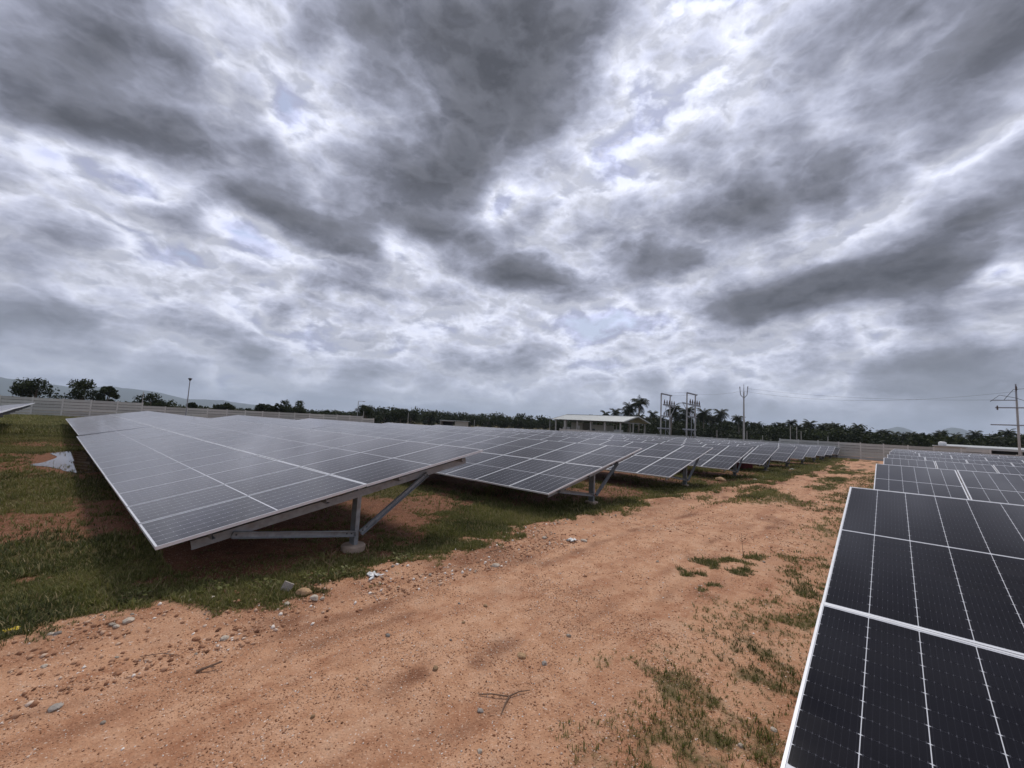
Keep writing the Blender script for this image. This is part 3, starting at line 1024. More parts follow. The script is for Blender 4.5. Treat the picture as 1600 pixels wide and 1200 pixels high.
def h_structure(label, x, y, second):
    """two poles 3.6 m apart along +X with crossarms, insulators and switch gear"""
    g = -.46
    root = thing('double_pole_structure', label, 'power pole', (x, y, g), 0, 'double pole power structures')
    S, H = 3.6, 8.15
    for xx in (0, S):
        MB().tube([(xx, 0, -.3), (xx, 0, 3), (xx, 0, H)], [.13, .115, .10], 8).build('pole', M_polec, root)
    def arm(nm, z, x0, x1, y=0, t=.07):
        MB().box(((x0 + x1) / 2, y, z), (x1 - x0, .12, t * 3)).build(nm, M_polem, root)
    arm('top_beam', H - .08, -.35, S + .35, -.14)
    arm('insulator_beam', H - 1.75, .5, S + 1.9, -.14)
    arm('switch_beam', H - 3.55, -.25, S + .3, -.14, .06)
    arm('lower_beam', H - 5.5, -1.5 if not second else -1.9, S, -.14, .07)
    for i in range(5):
        mb = MB(); insulator(mb, 1.0 + i * 1.0, -.14, H - 1.68, .17, .75); mb.build('insulator', [M_polem, M_insul], root)
    for i in range(3):
        mb = MB(); insulator(mb, .9 + i * .9, -.14, H - 3.5, .13, .6); mb.build('insulator', [M_polem, M_insul], root)
    for a, b in (((.8, H - 3.5), (1.6, H - 1.9)), ((S, H - 3.3), (S + 1.7, H - 1.9)), ((-1.4, H - 5.5), (0, H - 6.9)), ((1.6, H - 5.5), (S, H - 6.9))):
        MB().tube([(a[0], -.2, a[1]), (b[0], -.2, b[1])], .04, 5).build('brace', M_polem, root)
    if second:
        arm('side_arm', H - 1.7, -2.3, 0, -.2, .06)
        MB().tube([(-2.1, -.2, H - 1.75), (0, -.2, H - 3.0)], .04, 5).build('brace', M_polem, root)
        arm('foot_beam', H - 7.1, -.6, S + .5, -.14, .08)
        for i in range(3):
            mb = MB(); insulator(mb, .9 + i * .9, -.14, H - 7.0, .1, .55); mb.build('insulator', [M_polem, M_insul], root)
    MB().tube([(1.7, -.1, 0), (1.7, -.1, H - 3.6)], .05, 5).build('down_pipe', M_polem, root)
    return root


h_structure('left one of two tall double-pole power structures', 64.6, 26.9, False)
h_structure('right one of two tall double-pole power structures, with extra side arm', 63.7, 22.6, True)


def single_pole():
    root = thing('power_pole', 'single slender concrete power pole with forked top beyond the solar rows', 'power pole', (71.5, 16.8, -.5))
    H = 8.9
    MB().tube([(0, 0, -.3), (0, 0, 4), (0, 0, H)], [.15, .125, .09], 8).build('pole', M_polec, root)
    MB().tube([(0, 0, H), (0, 0, H + 1.2)], [.05, .03], 6).build('spike', M_polem, root)
    mb = MB()
    for s in (-1, 1):
        mb.tube([(0, 0, H - 1.0), (0, s * .45, H - .45), (0, s * .55, H + .55)], .055, 6)
    mb.build('fork_arm', M_polem, root)
    for s in (-1, 1):
        m2 = MB(); insulator(m2, 0, s * .55, H + .5, .08, .3); m2.build('insulator', [M_polem, M_insul], root)


single_pole()


def line_pole():
    root = thing('line_pole', 'power line pole with two crossarms at the right picture edge', 'power pole', (68.9, -9.9, -.5), rad(0))
    H = 9.2
    MB().tube([(0, 0, -.3), (0, 0, 5), (0, 0, H - 1.7)], [.11, .095, .08], 8).build('pole', M_polec, root)
    MB().tube([(0, 0, H - 1.7), (0, 0, H)], [.08, .06], 6).build('top_tube', M_polem, root)
    for z, l0, l1, nm in ((H - 2.55, -2.2, 1.55, 'crossarm'), (H - 4.4, -2.2, 1.95, 'crossarm')):
        MB().box((-.15, (l0 + l1) / 2, z), (.1, l1 - l0, .12)).build(nm, M_polem, root)
    MB().box((-.17, .9, H - 1.75), (.08, 1.9, .09)).build('bracket', M_polem, root)
    for yy, z in ((1.4, H - 2.8), (-1.4, H - 2.45), (.0, H - .7), (-1.9, H - 2.45)):
        m2 = MB(); insulator(m2, -.17, yy, z, .1, .45); m2.build('insulator', [M_polem, M_insul], root)
    m2 = MB(); m2.tube([(-.2, .9, H - 1.7), (-.2, .2, H - .6), (-.2, -.9, H - .5), (-.2, -1.6, H - 1.6), (-.2, -1.9, H - 2.3)], .025, 5); m2.build('jumper_wire', M_wire, root)
    m2 = MB(); m2.tube([(-.2, 1.9, H - 1.9), (-.2, 1.2, H - 1.2), (-.2, .1, H - 1.5), (-.2, -1.3, H - 2.2)], .025, 5); m2.build('jumper_wire', M_wire, root)


line_pole()


def wire(label, a, b, sag, r=.010):
    pts = []
    a = Vector(a); b = Vector(b)
    for i in range(17):
        t = i / 16
        p = a.lerp(b, t); p.z -= sag * 4 * t * (1 - t)
        pts.append(p)
    o = MB().tube(pts, r, 4).build('power_line', M_wire)
    tag(o, label, 'power line', 'overhead power lines')


wire('upper overhead wire from the right picture edge to the forked pole', (68.8, -8.6, 7.0), (71.5, 16.3, 8.9), .55)
wire('lower overhead wire from the right picture edge to the forked pole', (68.8, -9.9, 7.9), (71.5, 17.3, 8.6), 1.25)
wire('overhead wire from the forked pole to the double-pole structures', (71.5, 17.0, 8.5), (67.3, 22.5, 7.7), .2)
wire('upper wire between the two double-pole structures', (63.7, 22.5, 7.75), (64.6, 26.8, 7.75), .06)
wire('lower wire between the two double-pole structures', (67.2, 22.5, 7.6), (67.6, 26.8, 7.6), .08)


def lamp_post(label, x, y, H, kind):
    root = thing('lamp_post', label, 'lamp post', (x, y, 0))
    MB().tube([(0, 0, -.2), (0, 0, 1.2), (0, 0, H)], [.085, .07, .05], 8).build('pole', M_polem, root)
    if kind == 'head':
        mb = MB(); mb.lathe([(.05, H - .05), (.10, H + .05), (.22, H + .22), (.22, H + .3), (.05, H + .34)], 10); mb.build('lamp_head', M_dark, root)
    elif kind == 'arm':
        d = Vector((.674, -.739, 0))
        MB().tube([(0, 0, H), tuple(d * 1.05 + Vector((0, 0, H + .03)))], .035, 6).build('arm', M_polem, root)
        q = d * 1.0 + Vector((0, 0, H + .0))
        MB().box((q.x, q.y, q.z), (.3, .3, .07)).build('lamp_head', M_dark, root)
    elif kind == 'tee':
        MB().box((0, 0, H), (.9, .9, .06)).build('crossarm', M_polem, root)
        MB().box((.2, 0, H + .08), (.2, .2, .12)).build('lamp_head', M_dark, root)


lamp_post('tall thin lamp post with cup-shaped head before the left wall', 12.2, 68.9, 5.3, 'head')
lamp_post('lamp post with short side arm at the end of the left wall', 37.3, 71.2, 4.35, 'arm')
lamp_post('thin post with small crossarm left of the open shed', 70.5, 53.0, 3.0, 'tee')
for i, (b, dist, h) in enumerate(((83.6, 76, 3.6), (56.0, 92, 2.9), (47.2, 96, 2.5), (16.1, 84, 2.8), (12.9, 86, 2.9), (11.3, 88, 2.3), (8.6, 84, 4.1), (8.0, 84, 4.0), (7.6, 86, 3.3), (5.2, 88, 2.6), (61.6, 80, 2.6))):
    o = MB().tube([(0, 0, -.3), (0, 0, h - .05), (0, 0, h)], [.06, .045, .02], 6).build('fence_post', M_polec, None, (dist * math.cos(rad(b)), dist * math.sin(rad(b)), -.4 if b < 50 else 0))
    tag(o, 'thin pale post standing before the distant trees', 'post', 'thin posts beyond the field')

# ------------------------------------------------------------------ trees


def leaf_cloud(rng, centers, radii, n_each, size):
    """quads scattered in balls around the centres -> V, F, tone"""
    Vs = []; tone = []
    for c, r in zip(centers, radii):
        n = max(6, int(n_each * (r / np.mean(radii)) ** 1.5))
        d = rng.normal(size=(n, 3)); d /= np.linalg.norm(d, axis=1)[:, None]
        p = c + d * (r * rng.uniform(.45, 1.08, (n, 1))) * np.array([1, 1, .8])
        a = rng.normal(size=(n, 3)); a /= np.linalg.norm(a, axis=1)[:, None]
        b = np.cross(a, d + .6 * rng.normal(size=(n, 3))); b /= np.linalg.norm(b, axis=1)[:, None] + 1e-6
        s = size * rng.uniform(.6, 1.35, (n, 1))
        q = np.stack([p - a * s * .9, p - b * s * .5, p + a * s * .9, p + b * s * .5], 1)
        Vs.append(q.reshape(-1, 3))
        t = np.clip(.45 + rng.normal(0, .16) + rng.normal(0, .2, n), 0, 1)
        tone.append(np.repeat(t, 4))
    V = np.concatenate(Vs); F = np.arange(len(V)).reshape(-1, 4)
    return V, F, np.concatenate(tone)


def make_tree_meshes(seed, h, w, trunk=.3, size=.2, n_each=95, nclump=16, low=.25):
    rng = np.random.default_rng(seed)
    cs = []; rs = []
    for i in range(nclump):
        z = rng.uniform(low, .9)
        rr = w / 2 * math.sqrt(max(.05, 1 - ((z - .52) / .55) ** 2)) * rng.uniform(.25, .85)
        a = rng.uniform(0, 2 * math.pi)
        cs.append(np.array([rr * math.cos(a), rr * math.sin(a), z * h]))
        rs.append(rng.uniform(.13, .24) * min(w, h * 1.1))
    V, F, t = leaf_cloud(rng, cs, rs, n_each, size)
    V[:, 2] *= h / max(V[:, 2].max(), .1)
    crown = np_mesh('crown', V, F, M_leaf, {'tone': t})
    mb = MB()
    top = Vector((rng.normal(0, .05) * w, rng.normal(0, .05) * w, h * .6))
    mb.tube([(0, 0, -.2), tuple(top * .35), tuple(top * .7), tuple(top)], [trunk * .6, trunk * .45, trunk * .3, trunk * .15], 7)
    for c in cs[:9]:
        st = top * rng.uniform(.4, .85)
        mid_ = (st + Vector(c)) / 2 + Vector((0, 0, -.05 * h))
        mb.tube([tuple(st), tuple(mid_), tuple(c)], [trunk * .22, trunk * .14, trunk * .05], 5)
    return crown, mb.mesh('trunk', [M_bark])


def place_tree(name, label, cat, meshes, loc, rz, sc, group=None):
    root = thing(name, label, cat, loc, rz, group)
    root.scale = (sc, sc, sc) if not isinstance(sc, tuple) else sc
    for nm, me in zip(('crown', 'trunk'), meshes): obj(nm, me, root)
    return root


def bearing(b, d, z=0.0):
    return (d * math.cos(rad(b)), d * math.sin(rad(b)), z)


# single trees behind the left wall: bearing, distance, height, width, clumps
solo = [
    (91.0, 92, 5.1, 5.8, 'rounded dark tree furthest left behind the grey wall'),
    (87.9, 90, 5.4, 5.0, 'irregular many-lobed tree behind the grey wall, second from left'),
    (86.3, 88, 4.6, 2.6, 'small lobe-shaped tree leaning right behind the grey wall'),
    (82.9, 90, 4.05, 5.6, 'low dome-shaped tree behind the step in the grey wall'),
    (79.5, 100, 2.9, 1.6, 'tiny dark bush just topping the left wall'),
    (76.6, 95, 3.2, 4.4, 'low bush beside the tall lamp post behind the wall'),
    (72.9, 100, 3.4, 3.6, 'small rounded tree right of the tall lamp post'),
    (71.5, 98, 3.6, 2.9, 'narrow upright tree beside the broad tree behind the wall'),
    (69.6, 100, 4.5, 7.4, 'broad dark tree behind the middle of the left wall'),
    (61.4, 108, 4.6, 6.2, 'tall bushy tree behind the right half of the left wall'),
    (57.0, 112, 4.3, 5.0, 'dark tree at the end of the left wall by the lamp arm'),
]
for i, (b, d, h, w, lab) in enumerate(solo):
    place_tree('broadleaf_tree', lab, 'tree', make_tree_meshes(100 + i, h, w, .34, .19, 130, 20 if i != 1 else 13, .3 if i != 1 else .35), bearing(b, d, -.1), 0, 1.0)

# belt of trees running behind the walls
belt = [make_tree_meshes(200 + i, 5.0, 5.6, .35, .27, 75, 15, .15) for i in range(5)]
rnd = random.Random(77)
i = 0
for b in np.arange(101, 30, -.86):
    b = b + rnd.uniform(-.4, .4)
    d = rnd.uniform(118, 150) if b > 58 else rnd.uniform(140, 185)
    if b > 62: sc = rnd.uniform(.55, .72)
    elif b > 46: sc = rnd.uniform(.8, 1.1)
    else: sc = rnd.uniform(.75, 1.05)
    if 74.2 < b < 101: continue
    place_tree('belt_tree', 'dark green tree in the far belt behind the left wall' if b > 56 else 'dark green tree in the far belt behind the solar rows', 'tree', belt[i % 5], bearing(b, d, -.5), rnd.uniform(0, 6), (sc * 1.15, sc * 1.15, sc), 'trees of the left far belt' if b > 56 else 'trees of the middle far belt')
    i += 1


def make_palm(seed, h, nf=24, fl=3.0):
    rng = np.random.default_rng(seed)
    lean = rng.normal(0, .06, 2) * h
    mb = MB()
    pts = [(lean[0] * t * t, lean[1] * t * t, h * t) for t in np.linspace(0, 1, 7)]
    pts[0] = (0, 0, -.4)
    mb.tube(pts, [.24, .19, .17, .155, .145, .135, .15], 7)
    trunk = mb.mesh('trunk', [M_palmb])
    top = np.array([lean[0], lean[1], h])
    V = []; F = []; T_ = []
    for k in range(nf):
        az = 2 * math.pi * (k * .381966) + rng.normal(0, .15)
        el = rad(rng.uniform(-25, 78)) if k > 4 else rad(rng.uniform(55, 85))
        L = fl * rng.uniform(.85, 1.1)
        dirh = np.array([math.cos(az), math.sin(az), 0]); side = np.array([-math.sin(az), math.cos(az), 0])
        tone = np.clip(rng.normal(.5, .2) + (.2 if el > .6 else -.1), 0, 1)
        ns = 13
        pos = top.copy(); e = el
        prev = None
        for j in range(ns + 1):
            t = j / ns
            d = dirh * math.cos(e) + np.array([0, 0, math.sin(e)])
            nrm = -dirh * math.sin(e) + np.array([0, 0, math.cos(e)])
            if prev is not None:
                ll = .95 * fl / 3.0 * math.sin(math.pi * min(1, .12 + .86 * t)) ** .7 + .08
                for s in (-1, 1):
                    tip = prev + (d * .55 + side * s * .8 - np.array([0, 0, .55 + .3 * rng.random()])) * ll * .8
                    b0 = len(V)
                    V += [prev - d * .075, prev + d * .12, tip]
                    F.append((b0, b0 + 1, b0 + 2)); T_ += [tone, tone, np.clip(tone + .1, 0, 1)]
                b0 = len(V)
                V += [prev - side * .03, prev + side * .03, pos]
                F.append((b0, b0 + 1, b0 + 2)); T_ += [tone] * 3
            prev = pos.copy()
            pos = pos + d * (L / ns)
            e -= rad(7.5 + 5 * t) * (1 if el < 1.0 else .8)
    crown = np_mesh('crown', np.array(V), np.array(F), M_palm, {'tone': np.array(T_)})
    return crown, trunk


palms = [make_palm(300 + i, 6.6 + .35 * (i % 3), 24 + 2 * (i % 3), 2.55 + .2 * (i % 3)) for i in range(6)]
# standout palms near the open shed and poles
for (b, d, sc, lab) in ((25.3, 118, 1.42, 'tallest coconut palm, right behind the open shed roof'), (26.6, 122, 1.18, 'shorter palm leaning against the tallest palm behind the shed'),
                        (29.4, 138, 1.05, 'palm crown peeping over the right end of the shed roof'), (28.2, 140, 1.06, 'palm crown peeping over the shed ridge, left of the tallest palm'),
                        (21.4, 118, 1.22, 'palm behind the left double-pole structure'), (19.2, 125, 1.12, 'palm between the two double-pole structures'),
                        (17.6, 122, 1.06, 'palm right behind the right double-pole structure'), (15.6, 128, 1.1, 'palm standing clear right of the double-pole structures'),
                        (13.7, 132, 1.04, 'palm between the poles, second right of the structures')):
    place_tree('coconut_palm', lab, 'palm tree', palms[int(d) % 6], bearing(b, d, -.5), rnd.uniform(0, 6), sc * .93)
i = 0
for b in np.arange(27.5, -13.5, -.36):
    b2 = b + rnd.uniform(-.2, .2)
    d = rnd.uniform(132, 205)
    sc = rnd.uniform(.72, 1.12) * (d / 168) ** .5
    if b2 < 14: sc *= .86
    if -6 < b2 < 2: sc *= .80
    if b2 > 16.5: lab, grp = 'coconut palm in the grove behind the shed and the double-pole structures', 'palms behind the double-pole structures'
    elif b2 > 6: lab, grp = 'coconut palm in the grove above the far left solar tables and wall', 'palms above the far left solar tables'
    elif b2 > -2: lab, grp = 'coconut palm in the low grove straight beyond the end of the track', 'palms beyond the track end'
    else: lab, grp = 'coconut palm in the grove above the right solar tables', 'palms above the right solar tables'
    place_tree('coconut_palm', lab, 'palm tree', palms[i % 6], bearing(b2, d, -.5), rnd.uniform(0, 6), sc, grp)
    i += 1


def undergrowth():
    rng = np.random.default_rng(8)
    cs = []; rs = []
    for b in np.arange(103, -16, -.42):
        for rr in range(4 if b > 34 else 12):
            if b > 34: d = rng.uniform(150, 215) if b < 58 else rng.uniform(135, 160)
            else: d = rng.uniform(116, 220)
            if b > 72: hh = rng.uniform(.6, 1.2)
            elif b > 60: hh = rng.uniform(1.0, 2.2)
            elif b > 34: hh = rng.uniform(1.0, 4.6)
            else: hh = rng.uniform(.6, 4.4) * (.72 if -6 < b < 2 else 1)
            cs.append(np.array(bearing(b + rng.uniform(-.4, .4), d, hh - .5))); rs.append(rng.uniform(1.3, 2.4))
    V, F, t = leaf_cloud(rng, cs, rs, 62, .42)
    o = obj('undergrowth', np_mesh('undergrowth', V, F, M_leaf, {'tone': t}))
    tag(o, 'dark undergrowth filling the far wood below the trees', 'undergrowth', kind='stuff')


undergrowth()

# ------------------------------------------------------------------ grass, gravel, stones


def build_grass():
    rng = np.random.default_rng(12)
    P = []; S = []
    def scatter(n, u0, u1, v0, v1, size, thr):
        u = rng.uniform(u0, u1, n); v = rng.uniform(v0, v1, n)
        g = grass_mask(u, v)
        keep = rng.random(n) < np.clip((g - thr) * 1.5, 0, 1)
        P.append(np.stack([u[keep], v[keep]], 1)); S.append(np.full(keep.sum(), size) * rng.uniform(.55, 1.3, keep.sum()))
    scatter(80000, -1.5, 6, 4.1, 7.5, .027, .04)
    scatter(5000, -1.5, 8, 4.5, 6.4, .06, .35)
    scatter(40000, 1.0, 9, -.1, 2.6, .024, .06)
    scatter(3000, 1.0, 9, -.1, 2.2, .045, .3)
    scatter(52000, -1.5, 14, 4.0, 11, .038, .05)
    scatter(42000, 6, 32, 3.2, 9, .065, .05)
    scatter(40000, 6, 40, .0, 4.5, .05, .08)
    scatter(46000, -4, 1.6, 7, 34, .058, .05)
    scatter(22000, -6, 3, 34, 69, .16, .05)
    scatter(20000, 20, 66, 3.0, 9, .10, .05)
    P_ = np.concatenate(P); S_ = np.concatenate(S)
    n = len(P_); nb = 5
    c = np.repeat(P_, nb, 0); s = np.repeat(S_, nb)
    m = len(c)
    a = rng.uniform(0, 2 * np.pi, m); r = s * rng.uniform(0, .45, m)
    c = c + np.stack([np.cos(a) * r, np.sin(a) * r], 1)
    z = gz(c[:, 0], c[:, 1]) - .006
    az = a + rng.normal(0, .9, m)
    hgt = s * rng.uniform(.6, 1.5, m); lean = hgt * rng.uniform(.15, 1.0, m); w = s * .055 + .0012
    dx, dy = np.cos(az), np.sin(az)
    b0 = np.stack([c[:, 0] - dy * w, c[:, 1] + dx * w, z], 1); b1 = np.stack([c[:, 0] + dy * w, c[:, 1] - dx * w, z], 1)
    md0 = np.stack([c[:, 0] + dx * lean * .35 - dy * w * .8, c[:, 1] + dy * lean * .35 + dx * w * .8, z + hgt * .62], 1)
    md1 = np.stack([c[:, 0] + dx * lean * .35 + dy * w * .8, c[:, 1] + dy * lean * .35 - dx * w * .8, z + hgt * .62], 1)
    tp = np.stack([c[:, 0] + dx * lean, c[:, 1] + dy * lean, z + hgt], 1)
    V = np.stack([b0, b1, md0, md1, tp], 1).reshape(-1, 3)
    i = np.arange(m)[:, None] * 5
    F = np.concatenate([i + np.array([0, 1, 3]), i + np.array([0, 3, 2]), i + np.array([2, 3, 4])], 0)
    pt = np.clip(.53 + 1.3 * (fbm(P_[:, 0], P_[:, 1], .9, 4, 55) - .5) + rng.normal(0, .1, n), 0, .8)
    t = np.repeat(pt, nb) + rng.normal(0, .1, m)
    t = np.where(rng.random(m) < .19, rng.uniform(.85, 1, m), np.clip(t, 0, .85))
    o = obj('grass', np_mesh('grass', V, F, M_grass, {'tone': np.repeat(t, 5)}))
    tag(o, 'short patchy grass along the track and under the solar tables', 'grass', kind='stuff')


build_grass()

OCT_V = np.array([(1, 0, 0), (-1, 0, 0), (0, 1, 0), (0, -1, 0), (0, 0, 1), (0, 0, -1)], float)
OCT_F = np.array([(0, 2, 4), (2, 1, 4), (1, 3, 4), (3, 0, 4), (2, 0, 5), (1, 2, 5), (3, 1, 5), (0, 3, 5)])


def build_gravel():
    rng = np.random.default_rng(21)
    us = []; vs = []; rs = []
    for n, u0, u1, v0, v1, r0, r1 in ((72000, .0, 4.5, .5, 5.3, .0024, .0072), (9000, .0, 6, .4, 5.4, .005, .010), (9000, 4, 12, 1, 5.2, .006, .012), (3500, 8, 26, 1, 5, .010, .024), (4200, -.3, 7, 4.0, 5.15, .007, .026)):
        u = rng.uniform(u0, u1, n); v = rng.uniform(v0, v1, n)
        k = rng.random(n) < (.25 + .75 * sst(fbm(u, v, 2.2, 3, 121), .35, .6)) * (1 - .75 * grass_mask(u, v))
        us.append(u[k]); vs.append(v[k]); rs.append(r0 + (r1 - r0) * rng.random(k.sum()) ** 2.5)
    u = np.concatenate(us); v = np.concatenate(vs); r = np.concatenate(rs)
    n = len(u)
    z = gz(u, v) + r * .2
    sc = np.stack([r * rng.uniform(.7, 1.4, n), r * rng.uniform(.7, 1.4, n), r * rng.uniform(.45, .9, n)], 1)
    a = rng.uniform(0, 6.28, n)
    base = OCT_V[None] * sc[:, None] * (1 + .25 * rng.normal(size=(n, 6, 1)))
    x = base[..., 0] * np.cos(a)[:, None] - base[..., 1] * np.sin(a)[:, None]; y = base[..., 0] * np.sin(a)[:, None] + base[..., 1] * np.cos(a)[:, None]
    zz = base[..., 2] + .35 * x
    V = np.stack([x + u[:, None], y + v[:, None], zz + z[:, None]], -1).reshape(-1, 3)
    F = (OCT_F[None] + (np.arange(n) * 6)[:, None, None]).reshape(-1, 3)
    t = np.clip(rng.normal(.5, .22, n), 0, .93); t = np.where(rng.random(n) < .06, 1.0, t)
    o = obj('gravel', np_mesh('gravel', V, F, M_grav, {'tone': np.repeat(t, 6)}))
    tag(o, 'loose fine gravel scattered over the dirt track', 'gravel', kind='stuff')


build_gravel()

# stones lying about: x, y, width, material, flatness, label
STONES = [
    (2.00, 4.64, .150, 0, .6, 'largest tan stone at the grass edge near the first solar table'),
    (2.03, 4.45, .105, 1, .6, 'pale stone lying against the largest tan stone'),
    (2.10, 4.42, .055, 1, .6, 'small pale stone at the right end of the tan stone cluster'),
    (1.78, 4.50, .070, 1, .6, 'white stone just in front of the tan stone cluster'),
    (0.65, 4.93, .085, 1, .55, 'pale rock on the left verge beside a smaller one'),
    (0.57, 4.90, .050, 1, .6, 'small pale rock left of the pale verge rock'),
    (1.19, 4.21, .070, 1, .5, 'pale stone on the crust right of the reddish hollow'),
    (1.02, 4.34, .060, 3, .6, 'reddish stone beside the reddish hollow'),
    (0.22, 3.96, .080, 2, .4, 'flat grey-green stone alone on the left of the track'),
    (19.85, 5.57, .46, 0, .6, 'large tan boulder in front of the third solar table end'),
    (1.08, 5.20, .055, 1, .5, 'pale stone in the grass edge left of the stone cluster'),
    (4.32, 4.07, .110, 1, .45, 'flat pale stone on the track edge right of the grass'),
    (6.47, 4.02, .12, 1, .5, 'pale stone in the small grass tuft by the track'),
    (5.9, 4.45, .09, 1, .5, 'pale stone on the bare verge before the second solar table'),
    (2.88, 2.36, .085, 0, .45, 'flat tan stone in the middle of the track'),
    (2.95, 2.17, .055, 2, .6, 'grey stone right of the flat tan stone on the track'),
    (2.17, 2.12, .045, 2, .6, 'grey pebble left of the forked twig'),
    (1.91, 1.85, .034, 1, .6, 'pale pebble below the forked twig'),
    (3.12, 0.75, .042, 1, .6, 'white pebble in the weeds beside the right solar table'),
    (3.44, 0.63, .046, 1, .5, 'pale pebble closest to the right solar table frame'),
    (0.20, 5.09, .05, 1, .5, 'pale pebble near the left picture edge verge'),
    (0.17, 4.57, .05, 1, .5, 'pale pebble on bare soil near the left picture edge'),
    (0.52, 4.15, .05, 3, .6, 'reddish pebble on the left of the track'),
    (23.67, 4.65, .22, 1, .5, 'pale rock beside the track near the fourth solar table'),
    (22.0, 4.71, .2, 1, .5, 'pale rock on the verge left of the far track'),
    (39.6, 4.17, .22, 1, .4, 'white rock in the grass near the far track end'),
]
for i, (x, y, w, mi, fl, lab) in enumerate(STONES):
    V, F = ellipse_stone(50 + i, w * .55, w * .43, w * .5 * fl)
    o = obj('stone', np_mesh('stone', V, F, M_rocks[mi]), None, (x, y, G1(x, y) + w * .18 * fl), (0, 0, (i * 1.7) % 6.28))
    tag(o, lab, 'stone', 'stones beside the dirt track')
rs_ = random.Random(31)
pebble = [np_mesh('pebble', *ellipse_stone(90 + i, 1, .8, .55, 2), M_rocks[(1, 3, 0, 1, 2)[i]]) for i in range(5)]
for i in range(150):
    x = rs_.uniform(.1, 9); el, er = edges(np.array([x])); y = float(el[0]) - abs(rs_.gauss(0, .32)) + .12 if rs_.random() < .72 else rs_.uniform(1.3, 4.6)
    w = .011 + .02 * rs_.random() ** 2
    o = obj('pebble', pebble[i % 5], None, (x, y, G1(x, y) + w * .2), (rs_.uniform(-.3, .3), rs_.uniform(-.3, .3), rs_.uniform(0, 6)))
    o.scale = (w, w, w)
    tag(o, 'small loose pebble lying on the dirt track or its verge', 'pebble', 'pebbles on the dirt track')

# broken slab standing in the grass edge
mb = MB(); mb.box((0, 0, .035), (.035, .10, .09), 0, Matrix.Rotation(.35, 3, 'X'))
tag(mb.build('broken_slab', M_rocks[2], None, (1.88, 4.78, G1(1.88, 4.78)), (0, .25, .9)), 'grey broken slab standing in the grass behind the tan stones', 'slab')

# crumpled plastic scraps


def scrap(label, x, y, w, m, name='plastic_scrap', seed=1):
    rng = np.random.default_rng(seed)
    n = 9
    uu, vv = np.meshgrid(np.linspace(-1, 1, n), np.linspace(-1, 1, n), indexing='ij')
    r = 1 + .3 * rng.normal(size=(n, n))
    V = np.stack([uu * w * .5 * r, vv * w * .38 * r, np.abs(rng.normal(0, w * .12, (n, n))) + .012], -1).reshape(-1, 3)
    i = np.arange(n - 1)[:, None] * n + np.arange(n - 1)[None, :]
    F = np.stack([i, i + n, i + n + 1, i + 1], -1).reshape(-1, 4)
    o = obj(name, np_mesh(name, V, F, m), None, (x, y, G1(x, y)))
    md = o.modifiers.new('s', 'SOLIDIFY'); md.thickness = .002
    tag(o, label, 'litter')


scrap('crumpled pale plastic scrap at the grass edge below the first table post', 2.80, 4.63, .14, M_white, seed=3)
scrap('crumpled pale plastic scrap in the grass tuft beside the track', 6.25, 4.12, .17, M_white, seed=4)
scrap('small yellow wrapper on the soil at the left picture edge', -.02, 5.36, .08, M_yel, 'yellow_wrapper', 5)
scrap('small white scrap in the grass before the far solar tables', 33.0, 4.9, .25, M_white, seed=6)

# twigs


def twig(label, branches, name='twig'):
    mb = MB()
    for pts, r0, r1 in branches:
        n = len(pts)
        q = [(x, y, G1(x, y) + .008 + dz) for x, y, dz in pts]
        mb.tube(q, [r0 + (r1 - r0) * i / (n - 1) for i in range(n)], 6)
    tag(mb.build(name, M_twig), label, 'twig')


twig('forked dark twig lying on the track near the bottom of the picture', [([(2.28, 2.25, 0), (2.34, 2.18, .01), (2.40, 2.10, .008), (2.42, 2.08, .006)], .004, .006), ([(2.42, 2.08, .006), (2.50, 2.06, .01), (2.58, 2.02, .004)], .005, .003), ([(2.42, 2.08, .006), (2.33, 2.04, .008), (2.24, 1.99, 0)], .006, .003)])
twig('short dark broken branch on the left part of the track', [([(.93, 3.86, .0), (1.0, 3.84, .02), (1.08, 3.82, .035)], .011, .006), ([(1.0, 3.84, .02), (1.03, 3.79, .03)], .006, .003)])
twig('thin twig lying on the crust left of the red hollow', [([(.66, 4.3, .0), (.78, 4.22, .01), (.88, 4.14, 0)], .003, .002)])
twig('thin dry stick on the verge before the second solar table', [([(4.5, 4.45, .0), (4.75, 4.42, .02), (5.05, 4.42, .01)], .005, .003), ([(4.7, 4.42, .02), (4.8, 4.5, .05)], .003, .002)])
# dry stalks standing in the grass
def stalk(label, x, y, h, seed):
    r = random.Random(seed); root = thing('dry_weed', label, 'weed', (x, y, G1(x, y)))
    top = (r.uniform(-.06, .06), r.uniform(-.06, .06), h)
    MB().tube([(0, 0, -.02), (top[0] * .4, top[1] * .6, h * .5), top], [.004, .003, .002], 5).build('stem', M_twig, root)
    for k in range(5):
        t = r.uniform(.35, .9); a = r.uniform(0, 6.28); l = r.uniform(.05, .14)
        p = (top[0] * t, top[1] * t, h * t)
        MB().tube([p, (p[0] + math.cos(a) * l * .6, p[1] + math.sin(a) * l * .6, p[2] + l * .4), (p[0] + math.cos(a) * l, p[1] + math.sin(a) * l, p[2] + l * .9)], [.0025, .002, .0012], 4).build('branchlet', M_twig, root)


stalk('dry branching weed stalk in the grass before the first solar table', 2.36, 4.88, .34, 2)
stalk('thin upright dry stalk beside the first table footing', 3.0, 5.1, .30, 3)
stalk('single dry stalk above the grass island on the track', 7.85, 1.85, .36, 6)


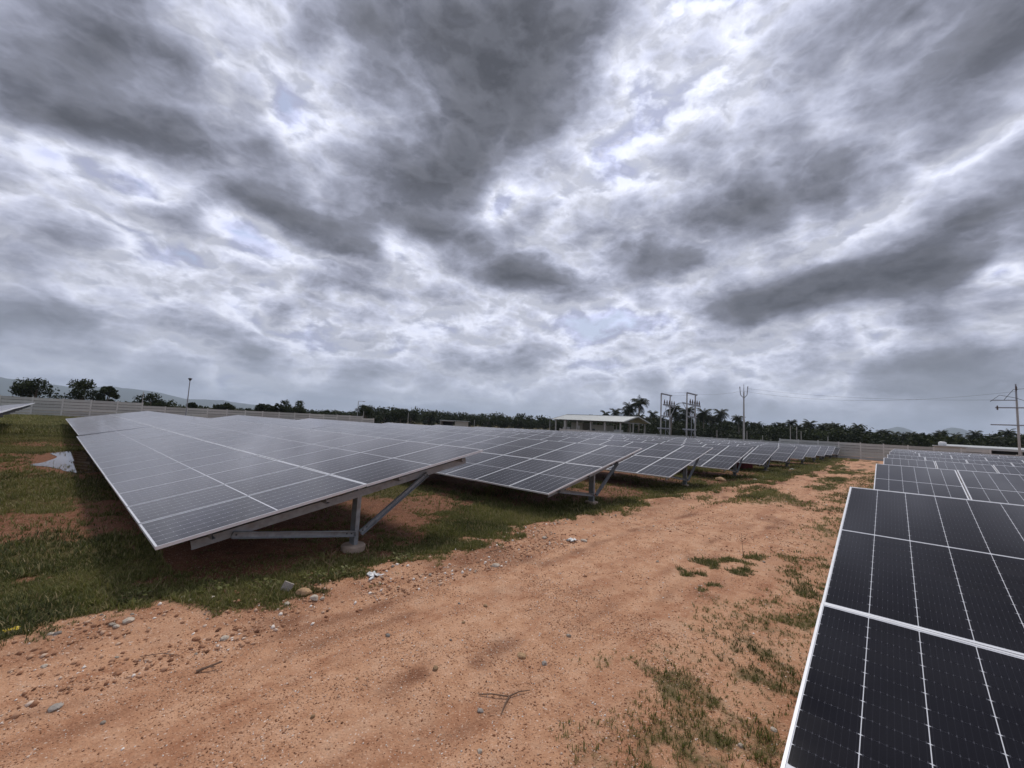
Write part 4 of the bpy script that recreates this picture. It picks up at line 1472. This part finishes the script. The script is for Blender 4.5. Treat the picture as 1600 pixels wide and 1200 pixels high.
# broad-leaved weeds at the verge
def weed(label, x, y, w, seed):
    rng = np.random.default_rng(seed)
    V = []; F = []; T_ = []
    for k in range(46):
        a = rng.uniform(0, 6.28); r = w * .5 * math.sqrt(rng.random()); z = rng.uniform(.02, .11) * (1.2 - r / w)
        l = rng.uniform(.014, .032); ya = rng.uniform(0, 6.28); tilt = rng.uniform(-.5, .5)
        c = np.array([r * math.cos(a), r * math.sin(a), z]); d = np.array([math.cos(ya), math.sin(ya), tilt]); s = np.array([-math.sin(ya), math.cos(ya), 0])
        b0 = len(V)
        V += [c - d * l, c + s * l * .6, c + d * l, c - s * l * .6]
        F.append((b0, b0 + 1, b0 + 2, b0 + 3)); T_ += [float(np.clip(rng.normal(.55, .15), 0, .85))] * 4
    root = thing('leafy_weed', label, 'weed', (x, y, G1(x, y)))
    obj('leaves', np_mesh('leaves', np.array(V), np.array(F), M_grass, {'tone': T_}), root)
    mb = MB()
    for k in range(6):
        a = k * 1.05
        mb.tube([(0, 0, -.01), (w * .15 * math.cos(a), w * .15 * math.sin(a), .04), (w * .35 * math.cos(a), w * .35 * math.sin(a), .07)], [.0025, .002, .0015], 4)
    mb.build('stem', M_twig, root)


for i, (x, y, w, lab) in enumerate(((2.22, 4.92, .3, 'leafy weed behind the tan stone cluster'), (1.72, 5.02, .32, 'leafy weed left of the broken slab'), (1.35, 5.2, .3, 'leafy weed in the shade under the first panel corner'),
                                    (2.55, 4.88, .26, 'leafy weed right of the dry branching stalk'), (0.75, 5.4, .3, 'leafy weed above the pale verge rock'), (3.4, 4.95, .3, 'leafy weed right of the first footing'))):
    weed(lab, x, y, w, 400 + i)

# red crate and white can below the far tables
root = thing('red_crate', 'dark red crate lying under the fifth solar table', 'crate', (28.9, 6.9, G1(28.9, 6.9)), rad(-45))
mb = MB()
mb.box((0, 0, .02), (1.0, .6, .04))
for s in (-1, 1):
    mb.box((0, s * .29, .19), (1.0, .02, .34)); mb.box((s * .49, 0, .19), (.02, .56, .34))
mb.build('body', M_red, root)
for s in (-1, 1):
    for k in range(6): MB().box((-.42 + k * .168, s * .308, .19), (.03, .02, .30)).build('rib', M_red, root)
    MB().box((0, s * .31, .35), (1.04, .03, .04)).build('rim', M_red, root)
root = thing('white_can', 'small white can standing under the ninth solar table', 'can', (54.7, 5.6, G1(54.7, 5.6)))
MB().lathe([(.13, 0), (.14, .03), (.14, .28), (.12, .32), (.06, .35)], 12).build('body', M_white, root)
MB().lathe([(.05, .35), (.055, .36), (.055, .40), (.03, .41)], 8).build('cap', M_dark, root)

# ------------------------------------------------------------------ haze
mb = MB(); mb.box((0, 0, 160), (19000, 19000, 326))
hz = mb.build('haze', [])
tag(hz, 'thin blue air between the field and the hills', 'haze', kind='stuff')
hm = bpy.data.materials.new('air'); hm.use_nodes = True
hm.node_tree.nodes.clear()
ho = hm.node_tree.nodes.new('ShaderNodeOutputMaterial'); hv = hm.node_tree.nodes.new('ShaderNodeVolumePrincipled')
hv.inputs['Color'].default_value = (.72, .84, 1.0, 1); hv.inputs['Density'].default_value = 1.35e-4; hv.inputs['Anisotropy'].default_value = .2
hm.node_tree.links.new(hv.outputs[0], ho.inputs['Volume'])
hz.data.materials.append(hm)
hz.display_type = 'WIRE'
